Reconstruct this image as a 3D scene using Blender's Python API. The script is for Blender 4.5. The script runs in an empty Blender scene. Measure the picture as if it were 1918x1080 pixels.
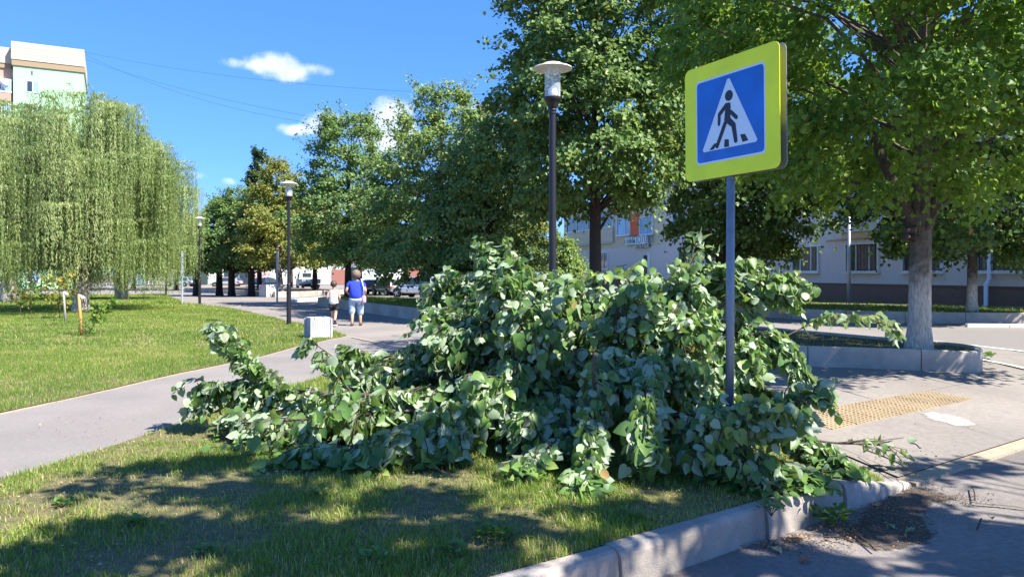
import bpy, bmesh, math, random
import numpy as np
from mathutils import Vector, Matrix
from mathutils.geometry import delaunay_2d_cdt
random.seed(7)
RG = np.random.default_rng(7)
C = bpy.context.scene.collection
SC = bpy.context.scene

# ------------------------------------------------------------------ camera, sky, sun, exposure
F, CX, HY, CH = 1400.0, 959.0, 510.0, 1.6
cd = bpy.data.cameras.new('camera'); cam = bpy.data.objects.new('camera', cd); C.objects.link(cam)
cam.location = (0, 0, CH); cam.rotation_euler = (math.pi/2, 0, 0)
cd.sensor_width = 36; cd.lens = 36*F/1918; cd.shift_y = -30/1918; cd.clip_start = .05; cd.clip_end = 3000
SC.camera = cam
SUN_EL = math.radians(51); SH = Vector((.87, -.49)).normalized()          # horizontal direction towards the sun
SDIR = Vector((SH.x*math.cos(SUN_EL), SH.y*math.cos(SUN_EL), math.sin(SUN_EL)))
sl = bpy.data.lights.new('sun', 'SUN'); sl.energy = 4.6; sl.angle = math.radians(.53); sl.color = (1, .945, .86)
so = bpy.data.objects.new('sun', sl); C.objects.link(so); so.location = (20, -10, 30)
so.rotation_euler = SDIR.to_track_quat('Z', 'Y').to_euler()
w = bpy.data.worlds.new('World'); SC.world = w; w.use_nodes = True
nt = w.node_tree; nt.nodes.clear()
out = nt.nodes.new('ShaderNodeOutputWorld'); bg = nt.nodes.new('ShaderNodeBackground'); sky = nt.nodes.new('ShaderNodeTexSky')
sky.sky_type = 'NISHITA'; sky.sun_disc = False; sky.sun_elevation = SUN_EL
sky.sun_rotation = math.atan2(SH.x, SH.y); sky.altitude = 600; sky.air_density = 1.0; sky.dust_density = .25; sky.ozone_density = 3.2
bg.inputs['Strength'].default_value = .135
def N(tree, t, **kw):
    n = tree.nodes.new(t)
    for k, v in kw.items(): setattr(n, k, v)
    return n
def mth(tree, op, a, b=None, clamp=False):
    n = tree.nodes.new('ShaderNodeMath'); n.operation = op; n.use_clamp = clamp
    for i, v in enumerate((a, b)):
        if v is None: continue
        if isinstance(v, (int, float)): n.inputs[i].default_value = v
        else: tree.links.new(v, n.inputs[i])
    return n.outputs[0]
# small fair weather clouds, given by the direction in which they stand in the sky
tc = N(nt, 'ShaderNodeTexCoord'); sep = N(nt, 'ShaderNodeSeparateXYZ'); nt.links.new(tc.outputs['Generated'], sep.inputs[0])
az = mth(nt, 'ARCTAN2', sep.outputs[0], sep.outputs[1]); el = mth(nt, 'ARCSINE', sep.outputs[2])
nz = N(nt, 'ShaderNodeTexNoise'); nz.inputs['Scale'].default_value = 26; nz.inputs['Detail'].default_value = 9; nz.inputs['Roughness'].default_value = .58
nt.links.new(tc.outputs['Generated'], nz.inputs['Vector'])
nzf = nz.outputs['Fac']
clouds = [(510,120,62,22,1.0),(540,135,52,22,1.),(475,122,58,12,.9),(588,132,38,14,.75),(505,112,26,16,1.0),(560,243,46,12,1.0),(625,232,60,22,.8),
          (735,235,46,50,1.25),(700,250,46,30,1.1),(745,204,40,16,.8),(895,207,42,17,1.1),(385,331,32,9,.5),(428,340,22,9,.75),
          (2400,150,90,30,.9),(2750,60,120,30,.8),(-500,120,110,26,.9),(-900,200,100,30,.9),(3600,100,150,30,.8),(-2200,120,160,36,.9)]
acc = None
for cx, cy, rx, ry, st in clouds:
    a0 = math.atan((cx-CX)/F); e0 = math.atan((HY-cy)/math.hypot(F, cx-CX))
    if abs(cx-CX) > 1300: a0 = (cx-CX)/F*.9; e0 = (HY-cy)/F*.8
    ra = rx/F*math.cos(min(abs(a0),.7))**2; re = ry/F*math.cos(min(abs(a0),.7))
    dx = mth(nt, 'DIVIDE', mth(nt, 'SUBTRACT', az, a0), ra); dy = mth(nt, 'DIVIDE', mth(nt, 'SUBTRACT', el, e0), re)
    d2 = mth(nt, 'ADD', mth(nt, 'MULTIPLY', dx, dx), mth(nt, 'MULTIPLY', dy, dy))
    g = mth(nt, 'MULTIPLY', mth(nt, 'SUBTRACT', 1.5, d2, True) if False else mth(nt, 'MAXIMUM', mth(nt, 'SUBTRACT', 1.25, mth(nt, 'MULTIPLY', d2, .8)), 0), st)
    acc = g if acc is None else mth(nt, 'MAXIMUM', acc, g)
den = mth(nt, 'MULTIPLY', mth(nt, 'MINIMUM', mth(nt, 'MULTIPLY', acc, 4.0), 1.0), mth(nt, 'ADD', acc, mth(nt, 'MULTIPLY', mth(nt, 'SUBTRACT', nzf, .5), 3.0)))
mr = N(nt, 'ShaderNodeMapRange'); mr.interpolation_type = 'SMOOTHSTEP'
nt.links.new(den, mr.inputs['Value']); mr.inputs['From Min'].default_value = .25; mr.inputs['From Max'].default_value = 1.5
mr.inputs['To Max'].default_value = .88
tint = N(nt, 'ShaderNodeMix', data_type='RGBA', blend_type='MULTIPLY'); tint.inputs[0].default_value = 1
nt.links.new(sky.outputs[0], tint.inputs[6]); tint.inputs[7].default_value = (.40, .58, .92, 1)
deep = N(nt, 'ShaderNodeMix', data_type='RGBA'); deep.inputs[0].default_value = .55; nt.links.new(tint.outputs[2], deep.inputs[6]); deep.inputs[7].default_value = (.18, .77, 2.5, 1)
cm = N(nt, 'ShaderNodeMix', data_type='RGBA'); nt.links.new(mr.outputs[0], cm.inputs[0]); nt.links.new(deep.outputs[2], cm.inputs[6])
cm.inputs[7].default_value = (3.0, 3.2, 3.85, 1)
nt.links.new(cm.outputs[2], bg.inputs['Color']); nt.links.new(bg.outputs[0], out.inputs[0])
SC.view_settings.view_transform = 'Standard'; SC.view_settings.look = 'None'; SC.view_settings.gamma = 1
SC.view_settings.use_curve_mapping = False; SC.view_settings.exposure = 1.6
SC.cycles.max_bounces = 7; SC.cycles.transparent_max_bounces = 6; SC.cycles.sample_clamp_indirect = 6

# ------------------------------------------------------------------ small tools
def tag(o, label=None, cat=None, group=None, kind=None):
    if label: o['label'] = label
    if cat: o['category'] = cat
    if group: o['group'] = group
    if kind: o['kind'] = kind
    return o
def empty(name, loc=(0,0,0), rz=0, label=None, cat=None, group=None):
    o = bpy.data.objects.new(name, None); C.objects.link(o); o.location = loc; o.rotation_euler = (0,0,rz)
    o.empty_display_size = .2
    return tag(o, label, cat, group)
def link(name, me, parent=None, mat=None, loc=None, smooth=False):
    o = bpy.data.objects.new(name, me); C.objects.link(o)
    if parent: o.parent = parent
    if mat is not None and not me.materials: me.materials.append(mat)
    if loc is not None: o.location = loc
    if smooth: me.shade_smooth()
    return o
def copy_tree(o, parent=None):
    c = o.copy(); C.objects.link(c)
    if parent: c.parent = parent
    for ch in list(o.children): copy_tree(ch, c)
    return c
def smooth01(t): t = min(1, max(0, t)); return t*t*(3-2*t)
# near kerb line: origin, along, towards the road
KO = Vector((-.087+.584*.075, 3.93-.812*.075)); KU = Vector((.812, .584)).normalized(); KN = Vector((KU.y, -KU.x))
def ksd(x, y):
    r = Vector((x, y)) - KO
    return r.dot(KU), -r.dot(KN)
def H(x, y):
    h = 0
    if y > 35: h -= .5*smooth01((y-35)/40) * (1-smooth01((x-2)/6))
    if y < 14:
        s, d = ksd(x, y)
        h -= .165*smooth01((s-3.0)/1.1)*(1-min(1, max(0, d/2.6)))*(1 if d > -3 else 0)
    return h
def G(px, py, dz=0):
    z = 0
    for _ in range(12):
        Y = (CH-z-dz)*F/(py-HY); X = (px-CX)/F*Y; z = .5*z+.5*H(X, Y)
    return (X, Y)
def Q(px, py, Y): return Vector(((px-CX)/F*Y, Y, CH-(py-HY)/F*Y))
def kpt(s, d=0): p = KO + KU*s - KN*d; return (p.x, p.y)

def bm_obj(name, bm, mat=None, parent=None, smooth=False, loc=None):
    me = bpy.data.meshes.new(name); bm.to_mesh(me); bm.free()
    return link(name, me, parent, mat, loc, smooth)
def box(bm, c, s, rz=0, bev=0, mi=0):
    r = bmesh.ops.create_cube(bm, size=1)
    vs = r['verts']; M = Matrix.Translation(c) @ Matrix.Rotation(rz, 4, 'Z') @ Matrix.Diagonal((s[0], s[1], s[2], 1))
    bmesh.ops.transform(bm, matrix=M, verts=vs)
    if bev:
        es = list({e for v in vs for e in v.link_edges}); bmesh.ops.bevel(bm, geom=es, offset=bev, segments=2, affect='EDGES', profile=.5)
def boxo(name, c, s, mat, parent=None, rz=0, bev=0, smooth=False):
    bm = bmesh.new(); box(bm, c, s, rz, bev); return bm_obj(name, bm, mat, parent, smooth)
def tube(bm, pts, rad, n=8, cap=True):
    pts = [Vector(p) for p in pts]; rad = rad if hasattr(rad, '__len__') else [rad]*len(pts)
    rings = []
    ref = Vector((.13, .21, .97))
    for i, p in enumerate(pts):
        d = (pts[min(i+1, len(pts)-1)] - pts[max(i-1, 0)])
        d = d.normalized() if d.length > 1e-6 else Vector((0,0,1))
        a = d.cross(Vector((1,0,0)) if abs(d.x) < .9 else Vector((0,1,0))).normalized(); b = d.cross(a)
        rings.append([bm.verts.new(p + (a*math.cos(t)+b*math.sin(t))*rad[i]) for t in [k*2*math.pi/n for k in range(n)]])
    for r0, r1 in zip(rings, rings[1:]):
        # least twist
        for k in range(n): bm.faces.new((r0[k], r0[(k+1) % n], r1[(k+1) % n], r1[k]))
    if cap:
        bm.faces.new(rings[0][::-1]); bm.faces.new(rings[-1])
def lathe(bm, prof, n=24, c=(0,0,0)):
    rings = [[bm.verts.new((c[0]+r*math.cos(t), c[1]+r*math.sin(t), c[2]+z)) for t in [k*2*math.pi/n for k in range(n)]] for r, z in prof]
    for r0, r1 in zip(rings, rings[1:]):
        for k in range(n): bm.faces.new((r0[k], r0[(k+1) % n], r1[(k+1) % n], r1[k]))
    bm.faces.new(rings[0][::-1]); bm.faces.new(rings[-1])
def prism(bm, poly, z0, z1):
    a = [bm.verts.new((x, y, z0)) for x, y in poly]; b = [bm.verts.new((x, y, z1)) for x, y in poly]
    bm.faces.new(a[::-1]); bm.faces.new(b); n = len(poly)
    for i in range(n): bm.faces.new((a[i], a[(i+1) % n], b[(i+1) % n], b[i]))
def pip(x, y, poly):
    x = np.asarray(x); y = np.asarray(y); ins = np.zeros(x.shape, bool); n = len(poly)
    for i in range(n):
        x0, y0 = poly[i]; x1, y1 = poly[(i+1) % n]
        if y0 == y1: continue
        c = ((y0 > y) != (y1 > y)) & (x < (x1-x0)*(y-y0)/(y1-y0)+x0); ins ^= c
    return ins
def sheet(name, poly, dz, mat, step=1.0, kind='structure', parent=None, zfun=H):
    """a ground sheet: the polygon triangulated over a grid and laid on the terrain"""
    n = len(poly); P = []
    for i in range(n):
        a, b = Vector(poly[i]), Vector(poly[(i+1) % n]); m = max(1, int((b-a).length/step))
        P += [a.lerp(b, k/m) for k in range(m)]
    m = len(P); E = [(i, (i+1) % m) for i in range(m)]
    xs = [p[0] for p in poly]; ys = [p[1] for p in poly]
    gx, gy = np.meshgrid(np.arange(min(xs)+step*.5, max(xs), step), np.arange(min(ys)+step*.5, max(ys), step))
    gx = gx.ravel(); gy = gy.ravel(); k = pip(gx, gy, poly)
    P += [Vector((a, b)) for a, b in zip(gx[k], gy[k])]
    v, e, f, *_ = delaunay_2d_cdt(P, E, [list(range(m))], 1, 1e-5)
    me = bpy.data.meshes.new(name); me.from_pydata([(q.x, q.y, zfun(q.x, q.y)+dz) for q in v], [], f); me.update()
    up = sum(p.normal.z for p in me.polygons)
    if up < 0: me.flip_normals()
    o = link(name, me, parent, mat)
    if kind: o['kind'] = kind
    return o
# cheap value noise for numpy
_T = RG.random((256, 256))
def vn(x, y, s, o=0):
    x = np.asarray(x)/s+37.3+o*13.7; y = np.asarray(y)/s+91.7+o*7.9
    i = np.floor(x).astype(int); j = np.floor(y).astype(int); fx = x-i; fy = y-j; fx = fx*fx*(3-2*fx); fy = fy*fy*(3-2*fy)
    g = lambda a, b: _T[a % 256, b % 256]
    return (g(i, j)*(1-fx)+g(i+1, j)*fx)*(1-fy)+(g(i, j+1)*(1-fx)+g(i+1, j+1)*fx)*fy
def fbm(x, y, s, o=0): return .55*vn(x, y, s, o)+.3*vn(x, y, s/2.3, o+1)+.15*vn(x, y, s/5.1, o+2)
Hv = np.vectorize(H)

# ------------------------------------------------------------------ materials
def mat(name, col, rough=.8, metal=0, noise=0, nscale=5, bump=0, bscale=60, col2=None, spec=.5, alpha=1, trans=0, coat=0, big=None):
    m = bpy.data.materials.new(name); m.use_nodes = True; t = m.node_tree; b = t.nodes['Principled BSDF']
    b.inputs['Roughness'].default_value = rough; b.inputs['Metallic'].default_value = metal
    b.inputs['Specular IOR Level'].default_value = spec; b.inputs['Coat Weight'].default_value = coat
    b.inputs['Transmission Weight'].default_value = trans
    c = (*col, 1); b.inputs['Base Color'].default_value = c
    tc = N(t, 'ShaderNodeTexCoord')
    if noise or col2:
        n = N(t, 'ShaderNodeTexNoise'); n.inputs['Scale'].default_value = nscale; n.inputs['Detail'].default_value = 8; n.inputs['Roughness'].default_value = .65
        t.links.new(tc.outputs['Object'], n.inputs['Vector'])
        r = N(t, 'ShaderNodeValToRGB'); r.color_ramp.elements[0].position = .3; r.color_ramp.elements[1].position = .7
        r.color_ramp.elements[0].color = tuple(v*(1-noise) for v in col)+(1,)
        r.color_ramp.elements[1].color = ((*col2, 1) if col2 else tuple(min(1, v*(1+noise)) for v in col)+(1,))
        t.links.new(n.outputs[0], r.inputs[0]); src = r.outputs[0]
        if big:                                  # a second, larger pattern of wear
            n2 = N(t, 'ShaderNodeTexNoise'); n2.inputs['Scale'].default_value = big[0]; n2.inputs['Detail'].default_value = 5
            t.links.new(tc.outputs['Object'], n2.inputs['Vector'])
            r2 = N(t, 'ShaderNodeValToRGB'); r2.color_ramp.elements[0].position = .38; r2.color_ramp.elements[1].position = .66
            r2.color_ramp.elements[0].color = (big[1],)*3+(1,); r2.color_ramp.elements[1].color = (big[2],)*3+(1,)
            t.links.new(n2.outputs[0], r2.inputs[0])
            mx = N(t, 'ShaderNodeMix', data_type='RGBA', blend_type='MULTIPLY'); mx.inputs[0].default_value = 1
            t.links.new(src, mx.inputs[6]); t.links.new(r2.outputs[0], mx.inputs[7]); src = mx.outputs[2]
        t.links.new(src, b.inputs['Base Color'])
    if bump:
        n = N(t, 'ShaderNodeTexNoise'); n.inputs['Scale'].default_value = bscale; n.inputs['Detail'].default_value = 6
        t.links.new(tc.outputs['Object'], n.inputs['Vector'])
        bp = N(t, 'ShaderNodeBump'); bp.inputs['Strength'].default_value = bump; bp.inputs['Distance'].default_value = .02
        t.links.new(n.outputs[0], bp.inputs['Height']); t.links.new(bp.outputs[0], b.inputs['Normal'])
    return m
def leafmat(name, stops, under=None, transl=.35, tcol=(.3, .5, .05), rough=.5, spec=.4):
    """leaf: colour by the mesh attribute 'tone', paler underside, light passing through"""
    m = bpy.data.materials.new(name); m.use_nodes = True; t = m.node_tree; b = t.nodes['Principled BSDF']; o = t.nodes['Material Output']
    a = N(t, 'ShaderNodeAttribute', attribute_name='tone'); r = N(t, 'ShaderNodeValToRGB'); cr = r.color_ramp
    cr.elements[0].position = stops[0][0]; cr.elements[0].color = (*stops[0][1], 1)
    cr.elements[1].position = stops[-1][0]; cr.elements[1].color = (*stops[-1][1], 1)
    for p, c in stops[1:-1]: e = cr.elements.new(p); e.color = (*c, 1)
    t.links.new(a.outputs['Fac'], r.inputs[0]); col = r.outputs[0]
    if under:
        g = N(t, 'ShaderNodeNewGeometry'); mx = N(t, 'ShaderNodeMix', data_type='RGBA'); t.links.new(g.outputs['Backfacing'], mx.inputs[0])
        t.links.new(col, mx.inputs[6]); mx.inputs[7].default_value = (*under, 1)
        m2 = N(t, 'ShaderNodeMix', data_type='RGBA'); m2.inputs[0].default_value = .3; t.links.new(mx.outputs[2], m2.inputs[6]); t.links.new(col, m2.inputs[7]); col = m2.outputs[2]
    t.links.new(col, b.inputs['Base Color']); b.inputs['Roughness'].default_value = rough; b.inputs['Specular IOR Level'].default_value = spec
    tr = N(t, 'ShaderNodeBsdfTranslucent'); mt = N(t, 'ShaderNodeMix', data_type='RGBA'); mt.inputs[0].default_value = .55
    t.links.new(col, mt.inputs[6]); mt.inputs[7].default_value = (*tcol, 1); t.links.new(mt.outputs[2], tr.inputs[0])
    ms = N(t, 'ShaderNodeMixShader'); ms.inputs[0].default_value = transl
    t.links.new(b.outputs[0], ms.inputs[1]); t.links.new(tr.outputs[0], ms.inputs[2]); t.links.new(ms.outputs[0], o.inputs[0])
    return m
M = {}
M['paving'] = mat('paving', (.215,.19,.165), .9, noise=.16, nscale=14, bump=.25, bscale=160, big=(.5,.86,1.08))
M['path'] = mat('path_asphalt', (.20,.18,.16), .9, noise=.14, nscale=30, bump=.3, bscale=180, big=(.6,.88,1.1))
M['road'] = mat('road_asphalt', (.205,.18,.16), .92, noise=.22, nscale=24, bump=.5, bscale=140, big=(.45,.72,1.12))
M['farroad'] = mat('far_asphalt', (.20,.18,.16), .9, noise=.12, nscale=10, bump=.2, bscale=120, big=(.2,.85,1.1))
M['soil'] = mat('soil', (.075,.052,.033), .95, noise=.35, nscale=30, bump=1, bscale=70)
M['dirt'] = mat('damp_dirt', (.11,.083,.06), .95, noise=.4, nscale=40, bump=1, bscale=120)
M['lawnbase'] = mat('lawn_soil', (.085,.10,.03), .95, noise=.3, nscale=14, bump=1, bscale=60, col2=(.19,.145,.07))
M['kerb'] = mat('concrete_kerb', (.36,.315,.265), .85, noise=.16, nscale=8, bump=.35, bscale=90, big=(1.6,.70,1.06))
M['edging'] = mat('edging_concrete', (.33,.265,.185), .85, noise=.15, nscale=9, bump=.3, bscale=90)
M['wallc'] = mat('planter_concrete', (.44,.40,.335), .82, noise=.14, nscale=5, bump=.2, bscale=60, big=(1.1,.74,1.05))
M['tact'] = mat('tactile_ochre', (.31,.235,.14), .8, noise=.18, nscale=18, bump=.2, bscale=100, big=(1.5,.8,1.1))
M['white'] = mat('white_paint', (.72,.70,.66), .7, noise=.08, nscale=30)
M['worn'] = mat('worn_white', (.31,.29,.255), .85, noise=.22, nscale=45, bump=.3)
M['black'] = mat('black_metal', (.022,.022,.028), .42, metal=.3, spec=.5)
M['cap'] = mat('lamp_cap', (.72,.68,.60), .5)
M['bulb'] = mat('frosted_bulb', (.9,.9,.88), .35)
M['steel'] = mat('galvanised', (.42,.46,.52), .5, metal=.35, noise=.15, nscale=12)
M['polebl'] = mat('sign_pole_steel', (.19,.215,.25), .42, metal=.55, noise=.12, nscale=16)
M['yellow'] = mat('fluorescent_yellow', (.90,1.0,.0), .36, spec=.5, noise=.03, nscale=220, big=(3.5,.90,1.0))
M['blue'] = mat('sign_blue', (.0,.14,.56), .33, noise=.05, nscale=200, big=(5,.85,1.1))
M['signwhite'] = mat('sign_white', (.62,.74,.84), .3, coat=.3)
M['signblack'] = mat('sign_black', (.008,.01,.015), .4)
M['signback'] = mat('sign_back', (.22,.23,.25), .45, metal=.4)
M['bark'] = mat('bark', (.085,.068,.052), .95, noise=.45, nscale=14, bump=1, bscale=28)
M['darkbark'] = mat('dark_bark', (.042,.032,.026), .95, noise=.35, nscale=14, bump=1, bscale=24)
M['twig'] = mat('twig', (.07,.045,.028), .8, noise=.3, nscale=20)
M['cut'] = mat('fresh_cut_wood', (.55,.38,.2), .8, noise=.1)
M['skin'] = mat('skin', (.56,.33,.22), .55)
M['stake'] = mat('orange_stake', (.55,.27,.08), .8, noise=.1)
M['glassd'] = mat('dark_window', (.035,.05,.06), .08, spec=.8)
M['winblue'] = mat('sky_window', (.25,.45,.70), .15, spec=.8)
M['frame'] = mat('white_frame', (.75,.76,.77), .5)
M['tyre'] = mat('tyre', (.015,.015,.016), .8)
M['rim'] = mat('rim', (.5,.5,.52), .3, metal=.8)
M['red'] = mat('red_lens', (.45,.01,.01), .25)
g = bpy.data.materials.new('lamp_glass'); g.use_nodes = True; t = g.node_tree
gb = t.nodes['Principled BSDF']; gb.inputs['Base Color'].default_value = (.9,.95,1,1); gb.inputs['Roughness'].default_value = .08
tp = N(t, 'ShaderNodeBsdfTransparent'); tp.inputs[0].default_value = (.93,.96,1,1); ms = N(t, 'ShaderNodeMixShader'); ms.inputs[0].default_value = .25
t.links.new(tp.outputs[0], ms.inputs[1]); t.links.new(gb.outputs[0], ms.inputs[2]); t.links.new(ms.outputs[0], t.nodes['Material Output'].inputs[0]); M['glass'] = g
# whitewashed bark: lime wash on the lowest part of the trunk, worn by height
def limebark(name, top, base=(.085,.07,.052), soft=.25):
    m = mat(name, base, .95, noise=.4, nscale=14, bump=1, bscale=26); t = m.node_tree; b = t.nodes['Principled BSDF']
    src = b.inputs['Base Color'].links[0].from_socket
    tc = N(t, 'ShaderNodeTexCoord'); s = N(t, 'ShaderNodeSeparateXYZ'); t.links.new(tc.outputs['Object'], s.inputs[0])
    n = N(t, 'ShaderNodeTexNoise'); n.inputs['Scale'].default_value = 5; n.inputs['Detail'].default_value = 8; t.links.new(tc.outputs['Object'], n.inputs['Vector'])
    wv = N(t, 'ShaderNodeTexNoise'); wv.inputs['Scale'].default_value = 30; wv.inputs['Detail'].default_value = 6
    mp = N(t, 'ShaderNodeMapping'); mp.inputs['Scale'].default_value = (1.6, 1.6, .25); t.links.new(tc.outputs['Object'], mp.inputs[0]); t.links.new(mp.outputs[0], wv.inputs['Vector'])
    hh = mth(t, 'ADD', s.outputs[2], mth(t, 'MULTIPLY', mth(t, 'SUBTRACT', n.outputs[0], .5), 1.0))
    r = N(t, 'ShaderNodeMapRange'); t.links.new(hh, r.inputs[0]); r.inputs[1].default_value = top-soft; r.inputs[2].default_value = top+soft; r.inputs[3].default_value = 1; r.inputs[4].default_value = 0
    fac = mth(t, 'MULTIPLY', r.outputs[0], mth(t, 'ADD', mth(t, 'MULTIPLY', wv.outputs[0], 1.8), -.12), True)
    mx = N(t, 'ShaderNodeMix', data_type='RGBA'); t.links.new(fac, mx.inputs[0]); t.links.new(src, mx.inputs[6]); mx.inputs[7].default_value = (.72,.64,.52,1)
    t.links.new(mx.outputs[2], b.inputs['Base Color'])
    bp = [n for n in t.nodes if n.type == 'BUMP'][0]; t.links.new(wv.outputs[0], bp.inputs['Height']); bp.inputs['Distance'].default_value = .05
    return m
M['lime1'] = limebark('whitewashed_bark', 1.25, base=(.15,.12,.092)); M['lime2'] = limebark('whitewashed_bark_far', 1.0, soft=.4)
M['lpile'] = leafmat('cut_branch_leaf', [(0,(.045,.11,.028)),(.4,(.09,.185,.045)),(.75,(.18,.29,.07)),(.93,(.30,.38,.09)),(1,(.34,.22,.08))], under=(.40,.48,.33), transl=.30, tcol=(.34,.5,.08), rough=.42)
M['lnear'] = leafmat('near_linden_leaf', [(0,(.06,.125,.022)),(.5,(.12,.225,.036)),(.85,(.23,.33,.06)),(.97,(.28,.30,.07)),(1,(.25,.10,.03))], transl=.46, tcol=(.36,.56,.05))
M['lmid'] = leafmat('linden_leaf', [(0,(.055,.12,.034)),(.5,(.13,.225,.058)),(.9,(.25,.34,.095)),(1,(.38,.30,.08))], transl=.36, tcol=(.34,.46,.07))
M['lyel'] = leafmat('yellowing_leaf', [(0,(.07,.11,.022)),(.45,(.16,.20,.035)),(.8,(.32,.28,.05)),(1,(.42,.25,.05))], transl=.35, tcol=(.5,.5,.04))
M['lfir'] = leafmat('dark_needle', [(0,(.02,.05,.025)),(1,(.05,.10,.04))], transl=.1)
M['lwil'] = leafmat('willow_leaf', [(0,(.10,.155,.04)),(.5,(.21,.285,.085)),(.85,(.33,.38,.15)),(1,(.46,.42,.13))], transl=.3, tcol=(.42,.5,.1), rough=.45)
M['grass'] = leafmat('grass_blade', [(0,(.07,.15,.018)),(.45,(.15,.265,.025)),(.72,(.27,.34,.045)),(.88,(.42,.36,.13)),(1,(.52,.42,.22))], transl=.35, tcol=(.42,.55,.04), rough=.55)
M['weed'] = leafmat('weed_leaf', [(0,(.06,.14,.02)),(1,(.13,.24,.04))], transl=.3)

# ------------------------------------------------------------------ fast leaf meshes
def mesh_np(name, V, polys, lens, tone=None, m=None, parent=None, smooth=False):
    me = bpy.data.meshes.new(name); me.vertices.add(len(V)); me.vertices.foreach_set('co', np.ascontiguousarray(V, np.float32).ravel())
    me.loops.add(len(polys)); me.loops.foreach_set('vertex_index', np.asarray(polys, np.int32)); me.polygons.add(len(lens))
    st = np.concatenate([[0], np.cumsum(lens)[:-1]]).astype(np.int32); me.polygons.foreach_set('loop_start', st)
    me.update(calc_edges=True)
    if tone is not None:
        a = me.attributes.new('tone', 'FLOAT', 'FACE'); a.data.foreach_set('value', np.asarray(tone, np.float32))
    if m: me.materials.append(m)
    return link(name, me, parent, smooth=smooth)
def norm(v): return v/np.maximum(np.linalg.norm(v, axis=1, keepdims=True), 1e-9)
TPL = {
 'kite': (np.array([(0,0,0),(.42,.42,.10),(0,1,-.12),(-.42,.42,.10)]), [(0,1,2),(0,2,3)]),
 'round': (np.array([(0,0,0),(.44,.16,.12),(.40,.60,.10),(0,1.02,-.10),(-.40,.60,.10),(-.44,.16,.12)]), [(0,1,2,3),(0,3,4,5)]),
 'narrow': (np.array([(0,0,0),(.13,.4,.02),(0,1,0),(-.13,.4,.02)]), [(0,1,2,3)]),
}
def heart(curl=.2, fold=.14, wav=0):
    mid = [(0,0),(0,.35),(0,.7),(0,1.08)]; r = [(.20,-.08),(.41,.04),(.50,.30),(.43,.57),(.23,.84)]
    pts = mid+r+[(-x, y) for x, y in r]
    V = np.array([(x, y, fold*abs(x)*2 - curl*y*y + wav*math.sin(7*y+5*x)*abs(x)) for x, y in pts])
    Fc = [(0,4,5),(0,5,6,1),(1,6,7,2),(2,7,8,3),(0,10,9),(0,1,11,10),(1,2,12,11),(2,3,13,12)]
    return V, Fc
TPL['heart'] = heart(.28, .15, .05)
def frames(T, Nn):
    T = norm(T); Nn = norm(Nn - (Nn*T).sum(1, keepdims=True)*T); S = np.cross(T, Nn); return S, T, Nn
def leaves(name, P, T, Nn, size, shape, m, parent, tone, wide=1.0, kind='stuff'):
    tv, tf = TPL[shape]; S, T, Nn = frames(T, Nn); n = len(P); k = len(tv)
    V = (P[:,None,:] + size[:,None,None]*(S[:,None,:]*tv[None,:,0:1]*wide + T[:,None,:]*tv[None,:,1:2] + Nn[:,None,:]*tv[None,:,2:3])).reshape(-1, 3)
    fl = np.concatenate([np.array(f) for f in tf]); ln = np.array([len(f) for f in tf])
    polys = (np.arange(n)[:,None]*k + fl[None,:]).ravel(); lens = np.tile(ln, n)
    o = mesh_np(name, V, polys, lens, np.repeat(tone, len(tf)), m, parent)
    if kind: o['kind'] = kind
    return o
def rnd(n): return norm(RG.normal(size=(n, 3)))

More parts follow.
